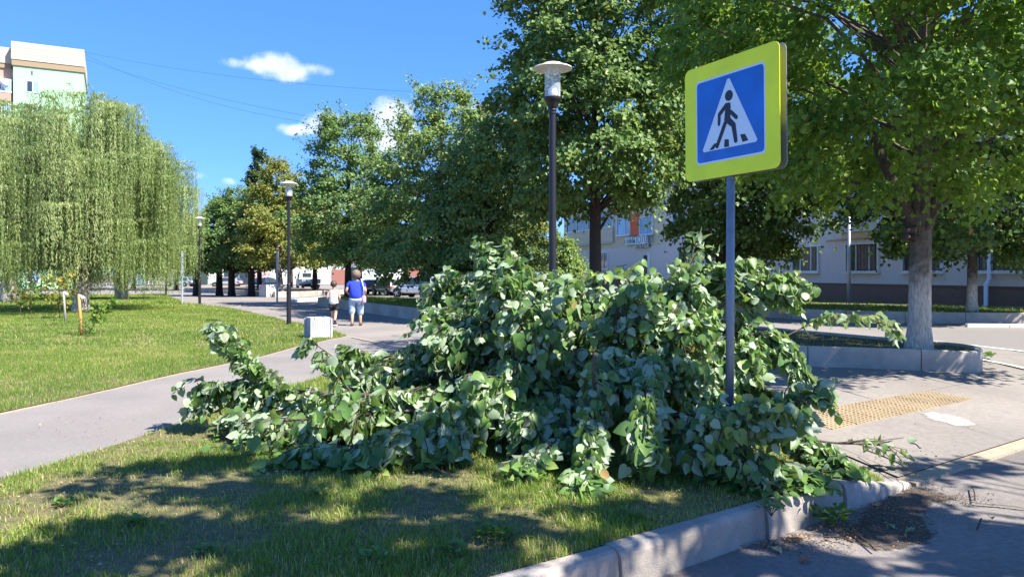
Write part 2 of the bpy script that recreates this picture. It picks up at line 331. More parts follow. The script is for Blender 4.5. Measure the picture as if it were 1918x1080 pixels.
# ------------------------------------------------------------------ trees
def trunk_mesh(bm, pts, rad, n=14, rough=.06):
    pts = [Vector(p) for p in pts]; rings = []
    for i, p in enumerate(pts):
        rings.append([bm.verts.new(p + Vector((math.cos(a), math.sin(a), 0))*rad[i]*(1+rough*math.sin(a*5+i*.7)+random.uniform(-rough, rough)*.6)) for a in [k*2*math.pi/n for k in range(n)]])
    for r0, r1 in zip(rings, rings[1:]):
        for k in range(n): bm.faces.new((r0[k], r0[(k+1) % n], r1[(k+1) % n], r1[k]))
    bm.faces.new(rings[-1]); bm.faces.new(rings[0][::-1])
def interp(prof, z): return np.interp(z, [p[0] for p in prof], [p[1] for p in prof])
def tree(name, label, x, y, prof, tr, nclump, per, leaf, lm, bm_mat='darkbark', z0=None, group=None, fork=2.2, cl=(.3,.6), shoots=30, lean=(0,0), offset=(0,0), shape='kite', cat='tree', clumps=None, upright=0, tonebias=0, seed=0):
    """prof: list of (height, radius) of the crown; leaves sit in flattened sprays on a lumpy surface"""
    global RG
    RG = np.random.default_rng(1000+seed); random.seed(seed+5)
    z0 = H(x, y) if z0 is None else z0
    root = empty(name, (x, y, z0), 0, label, cat, group)
    top = prof[-1][0]; off = np.array([offset[0], offset[1], 0.])
    bm = bmesh.new(); zs = [-.15, .08, .4, 1.0, fork*.8, fork, fork+(top-fork)*.3, fork+(top-fork)*.6, top*.92]
    rr = [1.45, 1.25, 1.05, 1., .92, .85, .5, .26, .05]
    def axis(z): f = min(1, max(0, z/top)); return Vector((lean[0]*f+offset[0]*smooth01(z/top*1.6), lean[1]*f+offset[1]*smooth01(z/top*1.6), z))
    trunk_mesh(bm, [axis(z) for z in zs], [tr*k for k in rr])
    bm_obj('trunk', bm, M[bm_mat], root, smooth=True)
    if clumps is None:
        z = RG.uniform(prof[0][0], top, nclump*3); keep = RG.random(nclump*3) < interp(prof, z)/max(p[1] for p in prof); z = z[keep][:nclump]
        n = len(z); a = RG.uniform(0, 2*np.pi, n); lump = .72+.55*vn(a*2.2, z, 1.1, seed); rad = interp(prof, z)*lump*np.sqrt(RG.uniform(.12, 1, n))**.8
        cc = np.stack([rad*np.cos(a), rad*np.sin(a), z], 1)
    else: cc = clumps; n = len(cc)
    size = RG.uniform(cl[0], cl[1], n)
    # limbs
    bm = bmesh.new()
    for i in RG.choice(n, min(n, 46), replace=False):
        e = Vector(cc[i]+off*1.0) if clumps is None else Vector(cc[i]); zb = max(fork*.75, min(e.z*.72, top*.8)); b = axis(zb)
        mid = b.lerp(e, .5)+Vector((0, 0, .12*(e-b).length)); r = tr*(.10+.26*(1-zb/top))
        tube(bm, [b, mid, e], [r, r*.6, r*.12], 5, False)
    bm_obj('branches', bm, M[bm_mat if bm_mat != 'lime1' and bm_mat != 'lime2' else 'bark'], root)
    if clumps is None: cc = cc+off
    ax = np.array([offset[0], offset[1], 0.])
    outw = cc-ax; outw[:,2] = (cc[:,2]-(prof[0][0]+top)*.42)*.6; outw = norm(outw)
    cnt = np.maximum(6, (per*(size/np.mean(size))**2)).astype(int); idx = np.repeat(np.arange(n), cnt); m = len(idx)
    ou = outw[idx]; sd = norm(np.cross(ou, np.array([0,0,1.])+0*ou)+1e-6); up = np.cross(sd, ou)
    r1, r2, r3 = RG.normal(size=(3, m))*.5
    sp = size[idx]
    P = cc[idx]+ou*(r1*sp*.75)[:,None]+sd*(r2*sp)[:,None]+up*(r3*sp*(.42+upright))[:,None]
    P[:,2] -= .25*(r1*r1+r2*r2)*sp
    tipd = ou*.5+rnd(m)*.75; tipd[:,2] -= .55
    nn = ou*.5+rnd(m)*.55+np.array(SDIR)*.45; nn[:,2] += .35
    tn = np.clip(.42+tonebias+.30*RG.normal(size=m)*.6+.34*(vn(cc[idx,0]*3, cc[idx,2]*2+cc[idx,1], 1.0, 3)-.5), 0, .93); tn[RG.random(m) < .012] = 1
    sz = leaf*RG.uniform(.7, 1.3, m)
    # free shoots breaking the outline
    if shoots:
        q = RG.uniform(.05, 1, shoots)**.7; z = prof[0][0]+(top-prof[0][0])*q; a = RG.uniform(0, 2*np.pi, shoots); r = interp(prof, z)*RG.uniform(.8, 1.0, shoots)
        b = np.stack([r*np.cos(a), r*np.sin(a), z], 1)+ax; d = norm(np.stack([np.cos(a), np.sin(a), (q-.35)*2.2], 1)+.25*rnd(shoots))
        L = RG.uniform(.5, 1.15, shoots)*(max(p[1] for p in prof)*.2+.25); k = 26; tt = RG.random((shoots, k))
        P2 = (b[:,None,:]+d[:,None,:]*(L[:,None]*tt)[:,:,None]+RG.normal(size=(shoots, k, 3))*.085).reshape(-1, 3)
        j = len(P2); P = np.vstack([P, P2]); tipd = np.vstack([tipd, np.repeat(d, k, 0)*.6+rnd(j)*.8]); nn = np.vstack([nn, rnd(j)+np.array([0,0,.5])])
        tn = np.concatenate([tn, np.clip(.5+tonebias+.2*RG.normal(size=j), 0, .95)]); sz = np.concatenate([sz, leaf*RG.uniform(.6, 1.1, j)])
        bm = bmesh.new()
        for i in range(shoots): tube(bm, [Vector(b[i]-d[i]*.5), Vector(b[i]+d[i]*L[i]*.95)], [.014, .004], 3, False)
        bm_obj('twigs', bm, M['bark'], root)['kind'] = 'stuff'
    leaves('crown', P, tipd, nn, sz, shape, M[lm], root, tn)
    return root

def willow(name, label, x, y, dome, tr, narch, leafn, seed, reach=None, zmin=.7, lean=(0,0), group='weeping willows on the lawn', lmin=1.1, lmax=3.2):
    """dome: list of (height, radius); curtains of strands hang from arched limbs"""
    global RG
    RG = np.random.default_rng(2000+seed); random.seed(seed)
    z0 = H(x, y); root = empty(name, (x, y, z0), 0, label, 'tree', group); top = dome[-1][0]
    bm = bmesh.new(); trunk_mesh(bm, [(lean[0]*t, lean[1]*t, t*top*.5) for t in (-.03, .02, .1, .3, .6, 1)], [tr*1.35, tr*1.2, tr, tr*.9, tr*.72, tr*.4], 14, .09)
    bm_obj('trunk', bm, M['lime2'], root, smooth=True)
    z = RG.uniform(dome[0][0], top, narch*3); k = RG.random(narch*3) < (interp(dome, z)+.4)/max(p[1] for p in dome); z = z[k][:narch]; n = len(z)
    a = RG.uniform(0, 2*np.pi, n); lump = .70+.5*vn(a*2.3, z, 1.5, seed); rad = interp(dome, z)*lump*RG.uniform(.25, 1, n)**.55
    A = np.stack([rad*np.cos(a), rad*np.sin(a), z], 1); A[:,:2] += np.array(lean)*.6
    bm = bmesh.new()
    for i in RG.choice(n, min(n, 60), replace=False):
        e = Vector(A[i]); b = Vector((lean[0]*.6, lean[1]*.6, min(e.z*.55, top*.5))); mid = b.lerp(e, .6)+Vector((0,0,.25*(e-b).length))
        tube(bm, [b, mid, e], [tr*.28, tr*.14, .015], 5, False)
    bm_obj('branches', bm, M['darkbark'], root)
    ns = RG.integers(34, 60, n); idx = np.repeat(np.arange(n), ns); m = len(idx)
    ot = norm(A[idx]*np.array([1,1,.0])+1e-6); R0 = RG.uniform(.45, 1.05, n)
    th = RG.uniform(0, 2*np.pi, m); u = np.stack([np.cos(th), np.sin(th), 0*th], 1); u = norm(u+ot*.75)
    rr_ = R0[idx]*np.sqrt(RG.uniform(.03, 1, m)); st = A[idx].copy()
    L = RG.uniform(lmin, lmax, m)*(.55+.6*RG.random(n)[idx]); L = np.minimum(L, np.maximum(.5, st[:,2]-zmin-RG.uniform(0, 1.3, m)))+rr_
    step = .062; cnt = np.maximum(5, (L/step*leafn)).astype(int); j = np.repeat(np.arange(m), cnt); q = len(j)
    t = RG.random(q)*L[j]; fr = np.minimum(t/np.maximum(rr_[j], .05), 1.0)
    P = st[j]+u[j]*(rr_[j]*np.sin(fr*np.pi/2))[:,None]
    P[:,2] += rr_[j]*.35*np.sin(fr*np.pi*.85)-rr_[j]*.30*fr - np.maximum(t-rr_[j], 0)
    sw = RG.normal(size=(m, 2))*.035
    P[:,0] += sw[j,0]*t+RG.normal(size=q)*.014; P[:,1] += sw[j,1]*t+RG.normal(size=q)*.014
    T = rnd(q)*.38; T[:,2] -= 1.0; Nn = rnd(q)*.45+u[j]*.8+np.array(SDIR)*.45
    sn = .5*RG.random(m)+.9*RG.random(n)[idx]-.2
    tn = np.clip(.44+.09*RG.normal(size=q)+.55*(sn[j]-.5), 0, .97)
    leaves('crown', P, T, Nn, RG.uniform(.08, .14, q), 'narrow', M['lwil'], root, tn, wide=.85)
    # wisps standing up over the top of the crown
    b = A[A[:,2] > np.quantile(A[:,2], .55)]; b = b[RG.integers(0, len(b), 70)]; d = norm(b*np.array([.25,.25,0])+rnd(70)*.5+np.array([0,0,1.])); k = 26; tt = RG.random((70, k)); Lw = RG.uniform(.5, 1.3, 70)
    P2 = b[:,None,:]+d[:,None,:]*(Lw[:,None]*tt)[:,:,None]; P2[:,:,2] -= .55*(Lw[:,None]*tt)**2; P2 = P2.reshape(-1, 3)+RG.normal(size=(70*k, 3))*.02
    leaves('loose_strands', P2, rnd(70*k)-np.array([0,0,.7]), rnd(70*k), RG.uniform(.08,.13,70*k), 'narrow', M['lwil'], root, RG.uniform(.3,.8,70*k))
    return root

# ------------------------------------------------------------------ GROUND
def P2(*l): return [G(*p) for p in l]
nose = kpt(4.12, .05)
gW = Vector((-.27, .963)).normalized()
road_right = [(8.75, 9.2), (8.65, 14.2), (7.95, 14.4), (5.9, 18.4), (4.2, 23.0), (-1.5, 33.5), (-6, 43), (-14, 62), (-34, 92), (-22, 99), (-3, 64), (3.6, 42), (7.2, 30.6), (9.5, 25.3), (12.4, 23.2), (15.6, 22.7), (34, 21.5), (34, 9.2)]
far = 700
sheet('ground', [(-far,-60), (far,-60), (far,far), (-far,far)], -.75, M['lawnbase'], step=60, zfun=lambda x, y: 0)
pav = [kpt(-14, .06), kpt(4.12, .06), kpt(30, .06), (60, 40), (60, 150), (-120, 150), (-120, 60), (-60, 10), (-40, -12)]
sheet('paving', pav, -.006, M['paving'], step=1.3)
nearroad = [kpt(-14, .02), kpt(30, .02), (30, -14), (-12, -14)]
sheet('road', nearroad, -.2, M['road'], step=1.5, zfun=lambda x, y: (.018*smooth01((ksd(x, y)[0]-3)/2)))
sheet('side_road', road_right, .004, M['farroad'], step=2.5)
# lawns
path_up = P2((0,775),(120,750),(240,722),(340,699),(480,671),(570,646),(650,630))
path_lo = P2((0,905),(100,874),(220,836),(340,797),(480,745),(590,712),(660,688),(735,664))
lawn_left = [(-5.9, 5.0), (-5.85, 7.2)]+path_up+P2((615,618),(541,603),(480,588),(430,577),(371,571),(345,568),(322,558),(308,551))+[(-36, 68), (-100, 75), (-60, 12), (-30, 5)]
lawn_front = [kpt(-8, .055), kpt(3.9, .055), (3.05, 6.75), (2.7, 8.2), (2.0, 9.6), (-.2, 12.4), path_lo[-1]]+path_lo[::-1][1:]+[(-3.95, 4.6), (-4.6, 2.0)]
path = [(-5.9, 3.0)]+[(-5.85, 7.2)]+path_up+[path_lo[-1]]+path_lo[::-1][1:]+[(-3.95, 4.6), (-4.6, 2.0)]
sheet('lawn', lawn_left, .022, M['lawnbase'], step=1.2)
sheet('lawn_front', lawn_front, .028, M['lawnbase'], step=.6, zfun=lambda x, y: H(x, y)-.03*(1-smooth01((ksd(x, y)[1]-.055)/.10)))
sheet('path', path, .006, M['path'], step=.8)

def edging(name, label, pts, L=1.0, wd=.075, ht=.05, cat='kerb'):
    root = empty(name, (0,0,0), 0, label, cat)
    V = [Vector(p) for p in pts]; acc = [0]
    for a, b in zip(V, V[1:]): acc.append(acc[-1]+(b-a).length)
    def at(s):
        for i in range(len(V)-1):
            if s <= acc[i+1]+1e-6: return V[i].lerp(V[i+1], (s-acc[i])/(acc[i+1]-acc[i]))
        return V[-1]
    s = 0
    while s < acc[-1]-.1:
        e = min(s+L, acc[-1]); a, b = at(s+.006), at(e-.006); d = (b-a).normalized(); n = Vector((-d.y, d.x))*wd*.5
        j = random.uniform(-.004, .004); za, zb = H(*a)+ht*.5+.012+j, H(*b)+ht*.5+.012-j
        bm = bmesh.new()
        for sx in (0, 1): pass
        pts8 = [(a-n, za), (b-n, zb), (b+n, zb), (a+n, za)]
        lo = [bm.verts.new((p.x, p.y, z-ht-.03)) for p, z in pts8]; hi = [bm.verts.new((p.x, p.y, z-ht*.5)) for p, z in pts8]
        bm.faces.new(lo[::-1]); bm.faces.new(hi)
        for i in range(4): bm.faces.new((lo[i], lo[(i+1) % 4], hi[(i+1) % 4], hi[i]))
        bm_obj('kerb_stone', bm, M['edging'], root); s = e
    return root
edging('path_edging', 'thin tan concrete edging between the large lawn and the asphalt path', [(-5.85, 7.2)]+path_up, L=1.0)
edging('path_edging', 'thin tan concrete edging between the asphalt path and the foreground grass', [(-3.95, 4.6)]+path_lo, L=1.0, wd=.085, ht=.06)
edging('path_edging', 'pale edging strip ending in the lawn beyond the orange stake', P2((371,571),(345,568.5),(300,570),(255,574)), L=2.0, wd=.14, ht=.07)
edging('paving_strip', 'narrow tan strip crossing the paving at the tip of the lawn', P2((650,630),(700,640),(790,660)), L=1.0, wd=.09, ht=.02)
edging('paving_strip', 'far tan strip across the paving, the upper one beyond the second lamp', P2((395,561),(545,565)), L=2, wd=.35, ht=.02)
edging('paving_strip', 'far tan strip across the paving, the lower one beyond the second lamp', P2((385,568.5),(560,569)), L=2, wd=.3, ht=.02)
# painted lines of the side road
def stripe(name, a, b, wd, label):
    a, b = Vector(a), Vector(b); d = (b-a).normalized(); n = Vector((-d.y, d.x))*wd/2
    o = sheet(name, [tuple(a-n), tuple(b-n), tuple(b+n), tuple(a+n)], .010, M['white'], step=1.0, kind=None); tag(o, label, 'road marking')
stripe('road_line', (8.62, 14.1), (8.95, 9.6), .10, 'white painted edge line right of the rounded planter end')
stripe('road_line', (9.7, 18.0), (10.75, 13.4), .10, 'white painted lane line across the side road behind the planter')

# near kerb stones
kroot = empty('road_kerb', (0,0,0), 0, 'heavy grey concrete kerb between the foreground grass and the road', 'kerb')
def kerbstone(s0, s1, h0=0., h1=0., prof_w=.155, lab=None, m=None):
    bm = bmesh.new(); n = 7 if h1 != h0 else 5; rings = []
    for i in range(n):
        f = i/(n-1); s = s0+(s1-s0)*f; h = h0+(h1-h0)*smooth01(f); sh = .03*random.uniform(-.12, .12)
        sec = [(.075, -.30), (.075, h+.012), (.055, h+.02), (-.035, h+.018), (-.062, h+.006), (-.078, h-.022), (-.088, h-.10), (-.095, -.30)]
        if h1 != h0: sec = [(d*(1-.25*f), z) for d, z in sec]
        rings.append([bm.verts.new((*kpt(s, d+sh*.1), z)) for d, z in sec])
    for a, b in zip(rings, rings[1:]):
        for k in range(len(a)): bm.faces.new((a[k], a[(k+1) % len(a)], b[(k+1) % len(a)], b[k]))
    bm.faces.new(rings[0]); bm.faces.new(rings[-1][::-1]); bmesh.ops.recalc_face_normals(bm, faces=bm.faces)
    o = bm_obj('kerb_stone', bm, m or M['kerb'], kroot)
    if lab: o['label'] = lab
js = [-5.2,-4.2,-3.2,-2.2,-1.2,-.24,.76,2.12,3.07]
for a, b in zip(js, js[1:]): kerbstone(a+.002, b-.002, random.uniform(-.004,.004), random.uniform(-.004,.004))
kerbstone(3.08, 4.12, 0, -.17, lab='broken end stone sloping down to the road')
# flush kerb stones of the crossing
fk = empty('flush_kerb', (0,0,0), 0, 'low tan kerb strip between the crossing pavement and the road', 'kerb')
for i in range(9):
    s0 = 4.16+i*1.0; poly = [kpt(s0, -.07), kpt(s0+.99, -.07), kpt(s0+.99, .10), kpt(s0, .10)]
    bm = bmesh.new(); prism(bm, poly, -.3, -.160+random.uniform(-.003,.003)); bm_obj('kerb_stone', bm, M['edging'], fk)
# paving slabs of the crossing pavement
slab_root = bpy.data.objects.new('pavement', None); C.objects.link(slab_root); slab_root['kind'] = 'structure'
uo = Vector(kpt(4.2, .098)); su = [0, .12, 2.3, 4.5, 6.7, 8.9]; sw = [0, 1.9, 3.8, 5.7]
for i in range(len(su)-1):
    for j in range(len(sw)-1):
        g0 = .0035; q = [uo+KU*(a)+gW*(b) for a, b in ((su[i]+g0, sw[j]+g0), (su[i+1]-g0, sw[j]+g0), (su[i+1]-g0, sw[j+1]-g0), (su[i]+g0, sw[j+1]-g0))]
        if pip(np.array([c.x for c in q]), np.array([c.y for c in q]), road_right).any() and i > 2 and j > 0: continue
        sheet('paving_slab', [tuple(c) for c in q], .009, M['paving'], step=.8, kind=None, parent=slab_root)
# tactile tiles
tq = [Vector(p) for p in (G(1470,778), G(1560,807), G(1828,748), G(1738,733))]
tact = empty('tactile_paving', (0,0,0), 0, 'ribbed ochre tactile tiles set in the pavement before the crossing', 'tactile paving')
NU, NW = 7, 2
tp = lambda a, b: (tq[0].lerp(tq[3], a)).lerp(tq[1].lerp(tq[2], a), b)
for i in range(NU):
    for j in range(NW):
        bm = bmesh.new()
        def quad(a0, a1, b0, b1, dz, top=True):
            c = [tp(a0, b0), tp(a1, b0), tp(a1, b1), tp(a0, b1)]; z = [H(p.x, p.y)+dz for p in c]
            lo = [bm.verts.new((p.x, p.y, H(p.x, p.y)-.01)) for p in c]; hi = [bm.verts.new((p.x, p.y, zz)) for p, zz in zip(c, z)]
            bm.faces.new(hi)
            for k in range(4): bm.faces.new((lo[k], lo[(k+1) % 4], hi[(k+1) % 4], hi[k]))
        a0, a1, b0, b1 = i/NU+.003, (i+1)/NU-.003, j/NW+.008, (j+1)/NW-.008
        quad(a0, a1, b0, b1, .0125)
        for k in range(6):
            for l in range(6):
                ca, cb = a0+(k+.5)/6*(a1-a0), b0+(l+.5)/6*(b1-b0); quad(ca-.0082, ca+.0082, cb-.026, cb+.026, .0195)
        bmesh.ops.recalc_face_normals(bm, faces=bm.faces); bm_obj('tactile_tile', bm, M['tact'], tact)
def blob(pts, jit, n=64):
    V = [Vector(p) for p in pts]
    for _ in range(2): V = [q for i in range(len(V)) for q in (V[i].lerp(V[(i+1)%len(V)], .25), V[i].lerp(V[(i+1)%len(V)], .75))]
    o = []
    for i in range(len(V)):
        a, b = V[i], V[(i+1) % len(V)]
        for k in range(5): p = a.lerp(b, k/5); o.append((p.x+random.uniform(-jit, jit), p.y+random.uniform(-jit, jit)))
    return o
def R_(px, py): Y = (CH+.195)*F/(py-HY); return ((px-CX)/F*Y, Y)
# worn white paint
def soft(o, poly, wd, nscale, base, thr=.5):
    me = o.data; V = [Vector(p) for p in poly]; at = me.attributes.new('edge', 'FLOAT', 'POINT'); vals = []
    for v in me.vertices:
        p = Vector((v.co.x, v.co.y)); d = 9
        for i in range(len(V)):
            a, b = V[i], V[(i+1) % len(V)]; t_ = max(0, min(1, (p-a).dot(b-a)/max(1e-9, (b-a).length_squared))); d = min(d, (p-a.lerp(b, t_)).length)
        vals.append(min(1, d/wd))
    at.data.foreach_set('value', vals); m = me.materials[0].copy(); me.materials[0] = m; t = m.node_tree; b = t.nodes['Principled BSDF']
    a = N(t, 'ShaderNodeAttribute', attribute_name='edge'); n = N(t, 'ShaderNodeTexNoise'); n.inputs['Scale'].default_value = nscale; n.inputs['Detail'].default_value = 8; n.inputs['Roughness'].default_value = .7
    tc = N(t, 'ShaderNodeTexCoord'); t.links.new(tc.outputs['Object'], n.inputs['Vector'])
    f = mth(t, 'ADD', mth(t, 'MULTIPLY', a.outputs['Fac'], base), n.outputs[0]); r_ = N(t, 'ShaderNodeMapRange'); t.links.new(f, r_.inputs[0]); r_.inputs[1].default_value = thr; r_.inputs[2].default_value = thr+.16
    tr = N(t, 'ShaderNodeBsdfTransparent'); ms = N(t, 'ShaderNodeMixShader'); t.links.new(r_.outputs[0], ms.inputs[0]); t.links.new(tr.outputs[0], ms.inputs[1]); t.links.new(b.outputs[0], ms.inputs[2]); t.links.new(ms.outputs[0], t.nodes['Material Output'].inputs[0])
    return o
wp = P2((1716,777),(1728,770),(1752,770),(1775,776),(1803,780),(1822,788),(1846,796),(1835,801),(1806,803),(1782,801),(1762,793),(1738,790))
wpb = blob(wp, .02)
tag(soft(sheet('paint_patch', wpb, .013, M['worn'], step=.06, kind=None), wpb, .12, 14, .45, .62), 'worn patch of white paint on the pavement below the tactile tiles', 'paint patch')
# dark dirt washed against the end of the kerb
dirt = blob([R_(*p) for p in ((1570,975),(1615,930),(1700,905),(1760,915),(1840,938),(1760,955),(1770,985),(1800,1015),(1720,1042),(1640,1044),(1580,1025),(1530,1000))], .03)
o = soft(sheet('dirt', dirt, -.193, M['dirt'], step=.05, kind='stuff', zfun=lambda x, y: .018*smooth01((ksd(x, y)[0]-3)/2)+.006*(vn(x, y, .05)-.3)), dirt, .24, 16, .75, .80); tag(o, 'dark damp dirt swept against the broken kerb end', 'dirt')

# ------------------------------------------------------------------ planters
def wall_ring(name, label, ring, joints, ht, th, closed=True, soil=.09, group=None, grass=True, base=0):
    """ring: ccw outline of the planter; joints: indices where panels meet"""
    root = empty(name, (0,0,0), 0, label, 'planter', group); n = len(ring); V = [Vector(p) for p in ring]
    def nrm(i):
        a, b, c = V[(i-1) % n], V[i], V[(i+1) % n]; d = ((b-a).normalized()+(c-b).normalized()); d = d.normalized() if d.length > 1e-5 else (c-b).normalized()
        return Vector((-d.y, d.x))
    inner = [V[i]+nrm(i)*th for i in range(n)]
    js = joints+[joints[0]+n]
    for a, b in zip(js, js[1:]):
        idx = [k % n for k in range(a, b+1)]; bm = bmesh.new(); rings = []
        for q, k in enumerate(idx):
            o_, i_ = V[k].copy(), inner[k].copy()
            if q == 0: d = (V[idx[1]]-V[k]).normalized()*.007; o_ += d; i_ += d
            if q == len(idx)-1: d = (V[idx[-2]]-V[k]).normalized()*.007; o_ += d; i_ += d
            h = H(*V[k])+base; c = .012; e = (i_-o_).normalized()*c
            rings.append([bm.verts.new((p.x, p.y, z)) for p, z in ((o_, h-.3), (o_, h+ht-c), (o_+e, h+ht), (i_-e, h+ht), (i_, h+ht-c), (i_, h-.3))])
        for r0, r1 in zip(rings, rings[1:]):
            for k in range(6): bm.faces.new((r0[k], r0[(k+1) % 6], r1[(k+1) % 6], r1[k]))
        bm.faces.new(rings[0]); bm.faces.new(rings[-1][::-1]); bmesh.ops.recalc_face_normals(bm, faces=bm.faces)
        bm_obj('wall_panel', bm, M['wallc'], root)
    poly = [tuple(p) for p in [V[i]+nrm(i)*(th-.01) for i in range(n)]]
    s = sheet('soil', poly, ht-soil+base, M['soil'], step=.7, kind=None, parent=root)
    return root, poly
def chaikin(P, k=3):
    V = [Vector(p) for p in P]
    for _ in range(k): V = [V[0]]+[q for i in range(len(V)-1) for q in (V[i].lerp(V[i+1], .25), V[i].lerp(V[i+1], .75))]+[V[-1]]
    return [tuple(v) for v in V]
pr = [(1.3,14.1),(4.0,13.05),(5.02,12.68),(5.9,12.38)]+chaikin([(6.6,12.14),(7.5,11.9),(8.02,12.75),(7.75,13.75),(7.15,14.6)])+[(6.5,15.9),(5.6,17.7),(4.0,20.2),(1.6,19.6),(.6,17.0)]
plA, polyA = wall_ring('planter', 'near concrete planter with a rounded end holding the whitewashed tree', pr, [0,1,2,6,30,44,45,46,47,48], .35, .11, soil=.05)
p1 = [G(595,572), (-7.2,32.3), (-6.1,30.3), (-5.0,28.3), (-4.1,26.7), (-3.3,25.2), (-1.0,21.8), (.2,19.9), (1.4,20.6), (4.2,24.4), (3.9,27.6), (1.4,29.4), (-3.6,33.6), (-7.2,38.2), (-8.6,38.6)]
plB, polyB = wall_ring('planter', 'shaded concrete planter of grass behind the two pedestrians', p1, list(range(0,15)), .40, .12, soil=.05)
p2 = [G(345,545.5), G(400,548.5), G(440,551), G(480,554), G(515,556), G(560,555.5), G(600,552.5)]; e2 = Vector(p2[-1])
p2 += [(e2.x+1.0, e2.y+5), (e2.x-3, e2.y+11), (p2[0][0]+4, p2[0][1]+9)]
plC, polyC = wall_ring('planter', 'long far concrete planter under the row of dark lindens', p2, list(range(0, 10)), .42, .12, soil=.05)
p3 = [(7.4,30.9),(9.6,25.7),(11.0,24.6),(12.5,23.75),(14.2,23.4),(15.8,23.15),(19,22.8),(24,22.6),(24,27),(17.5,27.4),(12.6,31),(9.6,34.5)]
plD, polyD = wall_ring('planter', 'low planter across the side road in front of the grey building', p3, list(range(0,12)), .35, .12, soil=.03)
# white kerb stones
def stones(name, label, a, b, n, wd, ht, mt):
    root = empty(name, (0,0,0), 0, label, 'kerb'); a, b = Vector(a), Vector(b); d = (b-a)/n; nn = Vector((-d.y, d.x)).normalized()*wd/2; e = d.normalized()*.012
    for i in range(n):
        p, q = a+d*i+e, a+d*(i+1)-e; bm = bmesh.new(); prism(bm, [tuple(p-nn), tuple(q-nn), tuple(q+nn), tuple(p+nn)], H(*p)-.2, H(*p)+ht)
        bmesh.ops.recalc_face_normals(bm, faces=bm.faces); bm_obj('kerb_stone', bm, mt, root)
stones('white_kerb', 'white painted kerb stones in front of the low planter at the right', (13.3,21.9), (17.9,21.4), 4, .15, .10, M['white'])
stones('white_kerb', 'white painted kerb stones at the end of the far planter', G(545,566), G(625,559.5), 3, .3, .14, M['white'])
# ground behind the right planter: raised lawn and low slabs at the foot of the building
wl = [(9.7,35),(12.7,31.6),(17.6,27.9),(24,27.5),(26,27.5),(22,33),(16.2,43.3),(13.4,52)]
sheet('lawn_by_building', wl, .05, M['lawnbase'], step=1.5)
boxo_ = None
# ------------------------------------------------------------------ grass blades
def blades(name, poly, dens, hmin, hmax, wd, seed, near, dryness=0, ymax=None, clip=None, zoff=.02, parent=None, lab=None, zadd=0, straw=0):
    global RG
    RG = np.random.default_rng(seed); xs = [p[0] for p in poly]; ys = [p[1] for p in poly]
    x0, x1, y0, y1 = min(xs), max(xs), min(ys), max(ys)
    if clip: x0, x1, y0, y1 = max(x0, clip[0]), min(x1, clip[1]), max(y0, clip[2]), min(y1, clip[3])
    n = int((x1-x0)*(y1-y0)*dens*1.2); x = RG.uniform(x0, x1, n); y = RG.uniform(y0, y1, n)
    k = pip(x, y, poly) & (np.abs(x) < .72*y+.6); x, y = x[k], y[k]
    f = fbm(x, y, .55, seed); f2 = fbm(x, y, 2.4, seed+5)
    keep = RG.random(len(x)) < np.clip((f-.31)*5, .14, 1) if near else np.ones(len(x), bool); x, y, f, f2 = x[keep], y[keep], f[keep], f2[keep]
    n = len(x); h = RG.uniform(hmin, hmax, n)*(.55+.9*f)*(1 if not near else 1); a = RG.uniform(0, 2*np.pi, n)
    bend = RG.uniform(.1, .9, n)*h; z = Hv(x, y)+zoff+zadd-.006
    d = np.stack([np.cos(a), np.sin(a)], 1); s = np.stack([-d[:,1], d[:,0]], 1)*(wd*RG.uniform(.6, 1.4, n))[:,None]*.5
    b = np.stack([x, y, z], 1); one = lambda q: np.concatenate([q, np.zeros((n, 1))], 1)
    tone = np.clip(.40+.16*RG.normal(size=n)+(.55-f)*(.7 if near else .45)+(f2-.5)*.5+dryness, 0, .88); dry = RG.random(n) < (.10+straw+.9*np.clip(.52-f, 0, 1)); tone[dry] = RG.uniform(.82, 1, dry.sum())
    if near:
        m1 = b+one(d*(bend*.28)[:,None]); m1[:,2] += h*.6; tp_ = b+one(d*bend[:,None]); tp_[:,2] += h*(1-.25*bend/h)
        V = np.stack([b-one(s), b+one(s), m1-one(s*.75), m1+one(s*.75), tp_], 1).reshape(-1, 3); fl = np.array([0,1,3,2,2,3,4]); ln = np.array([4,3]); kk = 5
    else:
        tp_ = b+one(d*(bend*.7)[:,None]); tp_[:,2] += h; V = np.stack([b-one(s), b+one(s), tp_], 1).reshape(-1, 3); fl = np.array([0,1,2]); ln = np.array([3]); kk = 3
    o = mesh_np(name, V, (np.arange(n)[:,None]*kk+fl[None,:]).ravel(), np.tile(ln, n), np.repeat(tone, len(ln)), M['grass'], parent)
    o['kind'] = 'stuff'
    if lab: tag(o, lab, 'grass')
    return o
blades('grass', lawn_front, 5200, .025, .075, .0045, 11, True, clip=(-4.2, 4, 3.4, 8.2), lab='short worn grass around and before the pile of cut branches', straw=.08)
blades('thatch', lawn_front, 7500, .010, .028, .0045, 31, False, clip=(-4.2, 4, 3.4, 8.2), lab='dry straw thatch between the foreground grass blades', straw=.55, dryness=.12)
blades('grass', lawn_front, 1500, .04, .10, .009, 12, False, clip=(-4, 3.5, 8.2, 15), lab='bright grass strip between the path and the pile')
blades('grass', lawn_left, 2300, .03, .065, .007, 13, False, dryness=-.05, clip=(-12, -3, 7, 16), lab='bright green lawn left of the path, its near part')
blades('grass', lawn_left, 650, .04, .08, .014, 14, False, dryness=-.05, clip=(-24, -3, 16, 34), lab='bright green lawn under the saplings, its middle part')
blades('grass', lawn_left, 110, .06, .13, .035, 15, False, clip=(-55, -8, 34, 75), lab='lawn around the willows, its far part')
blades('grass', polyB, 260, .05, .13, .02, 16, False, zadd=.33, parent=plB)
blades('grass', polyA, 130, .03, .09, .010, 17, False, zadd=.28, parent=plA, dryness=-.1)
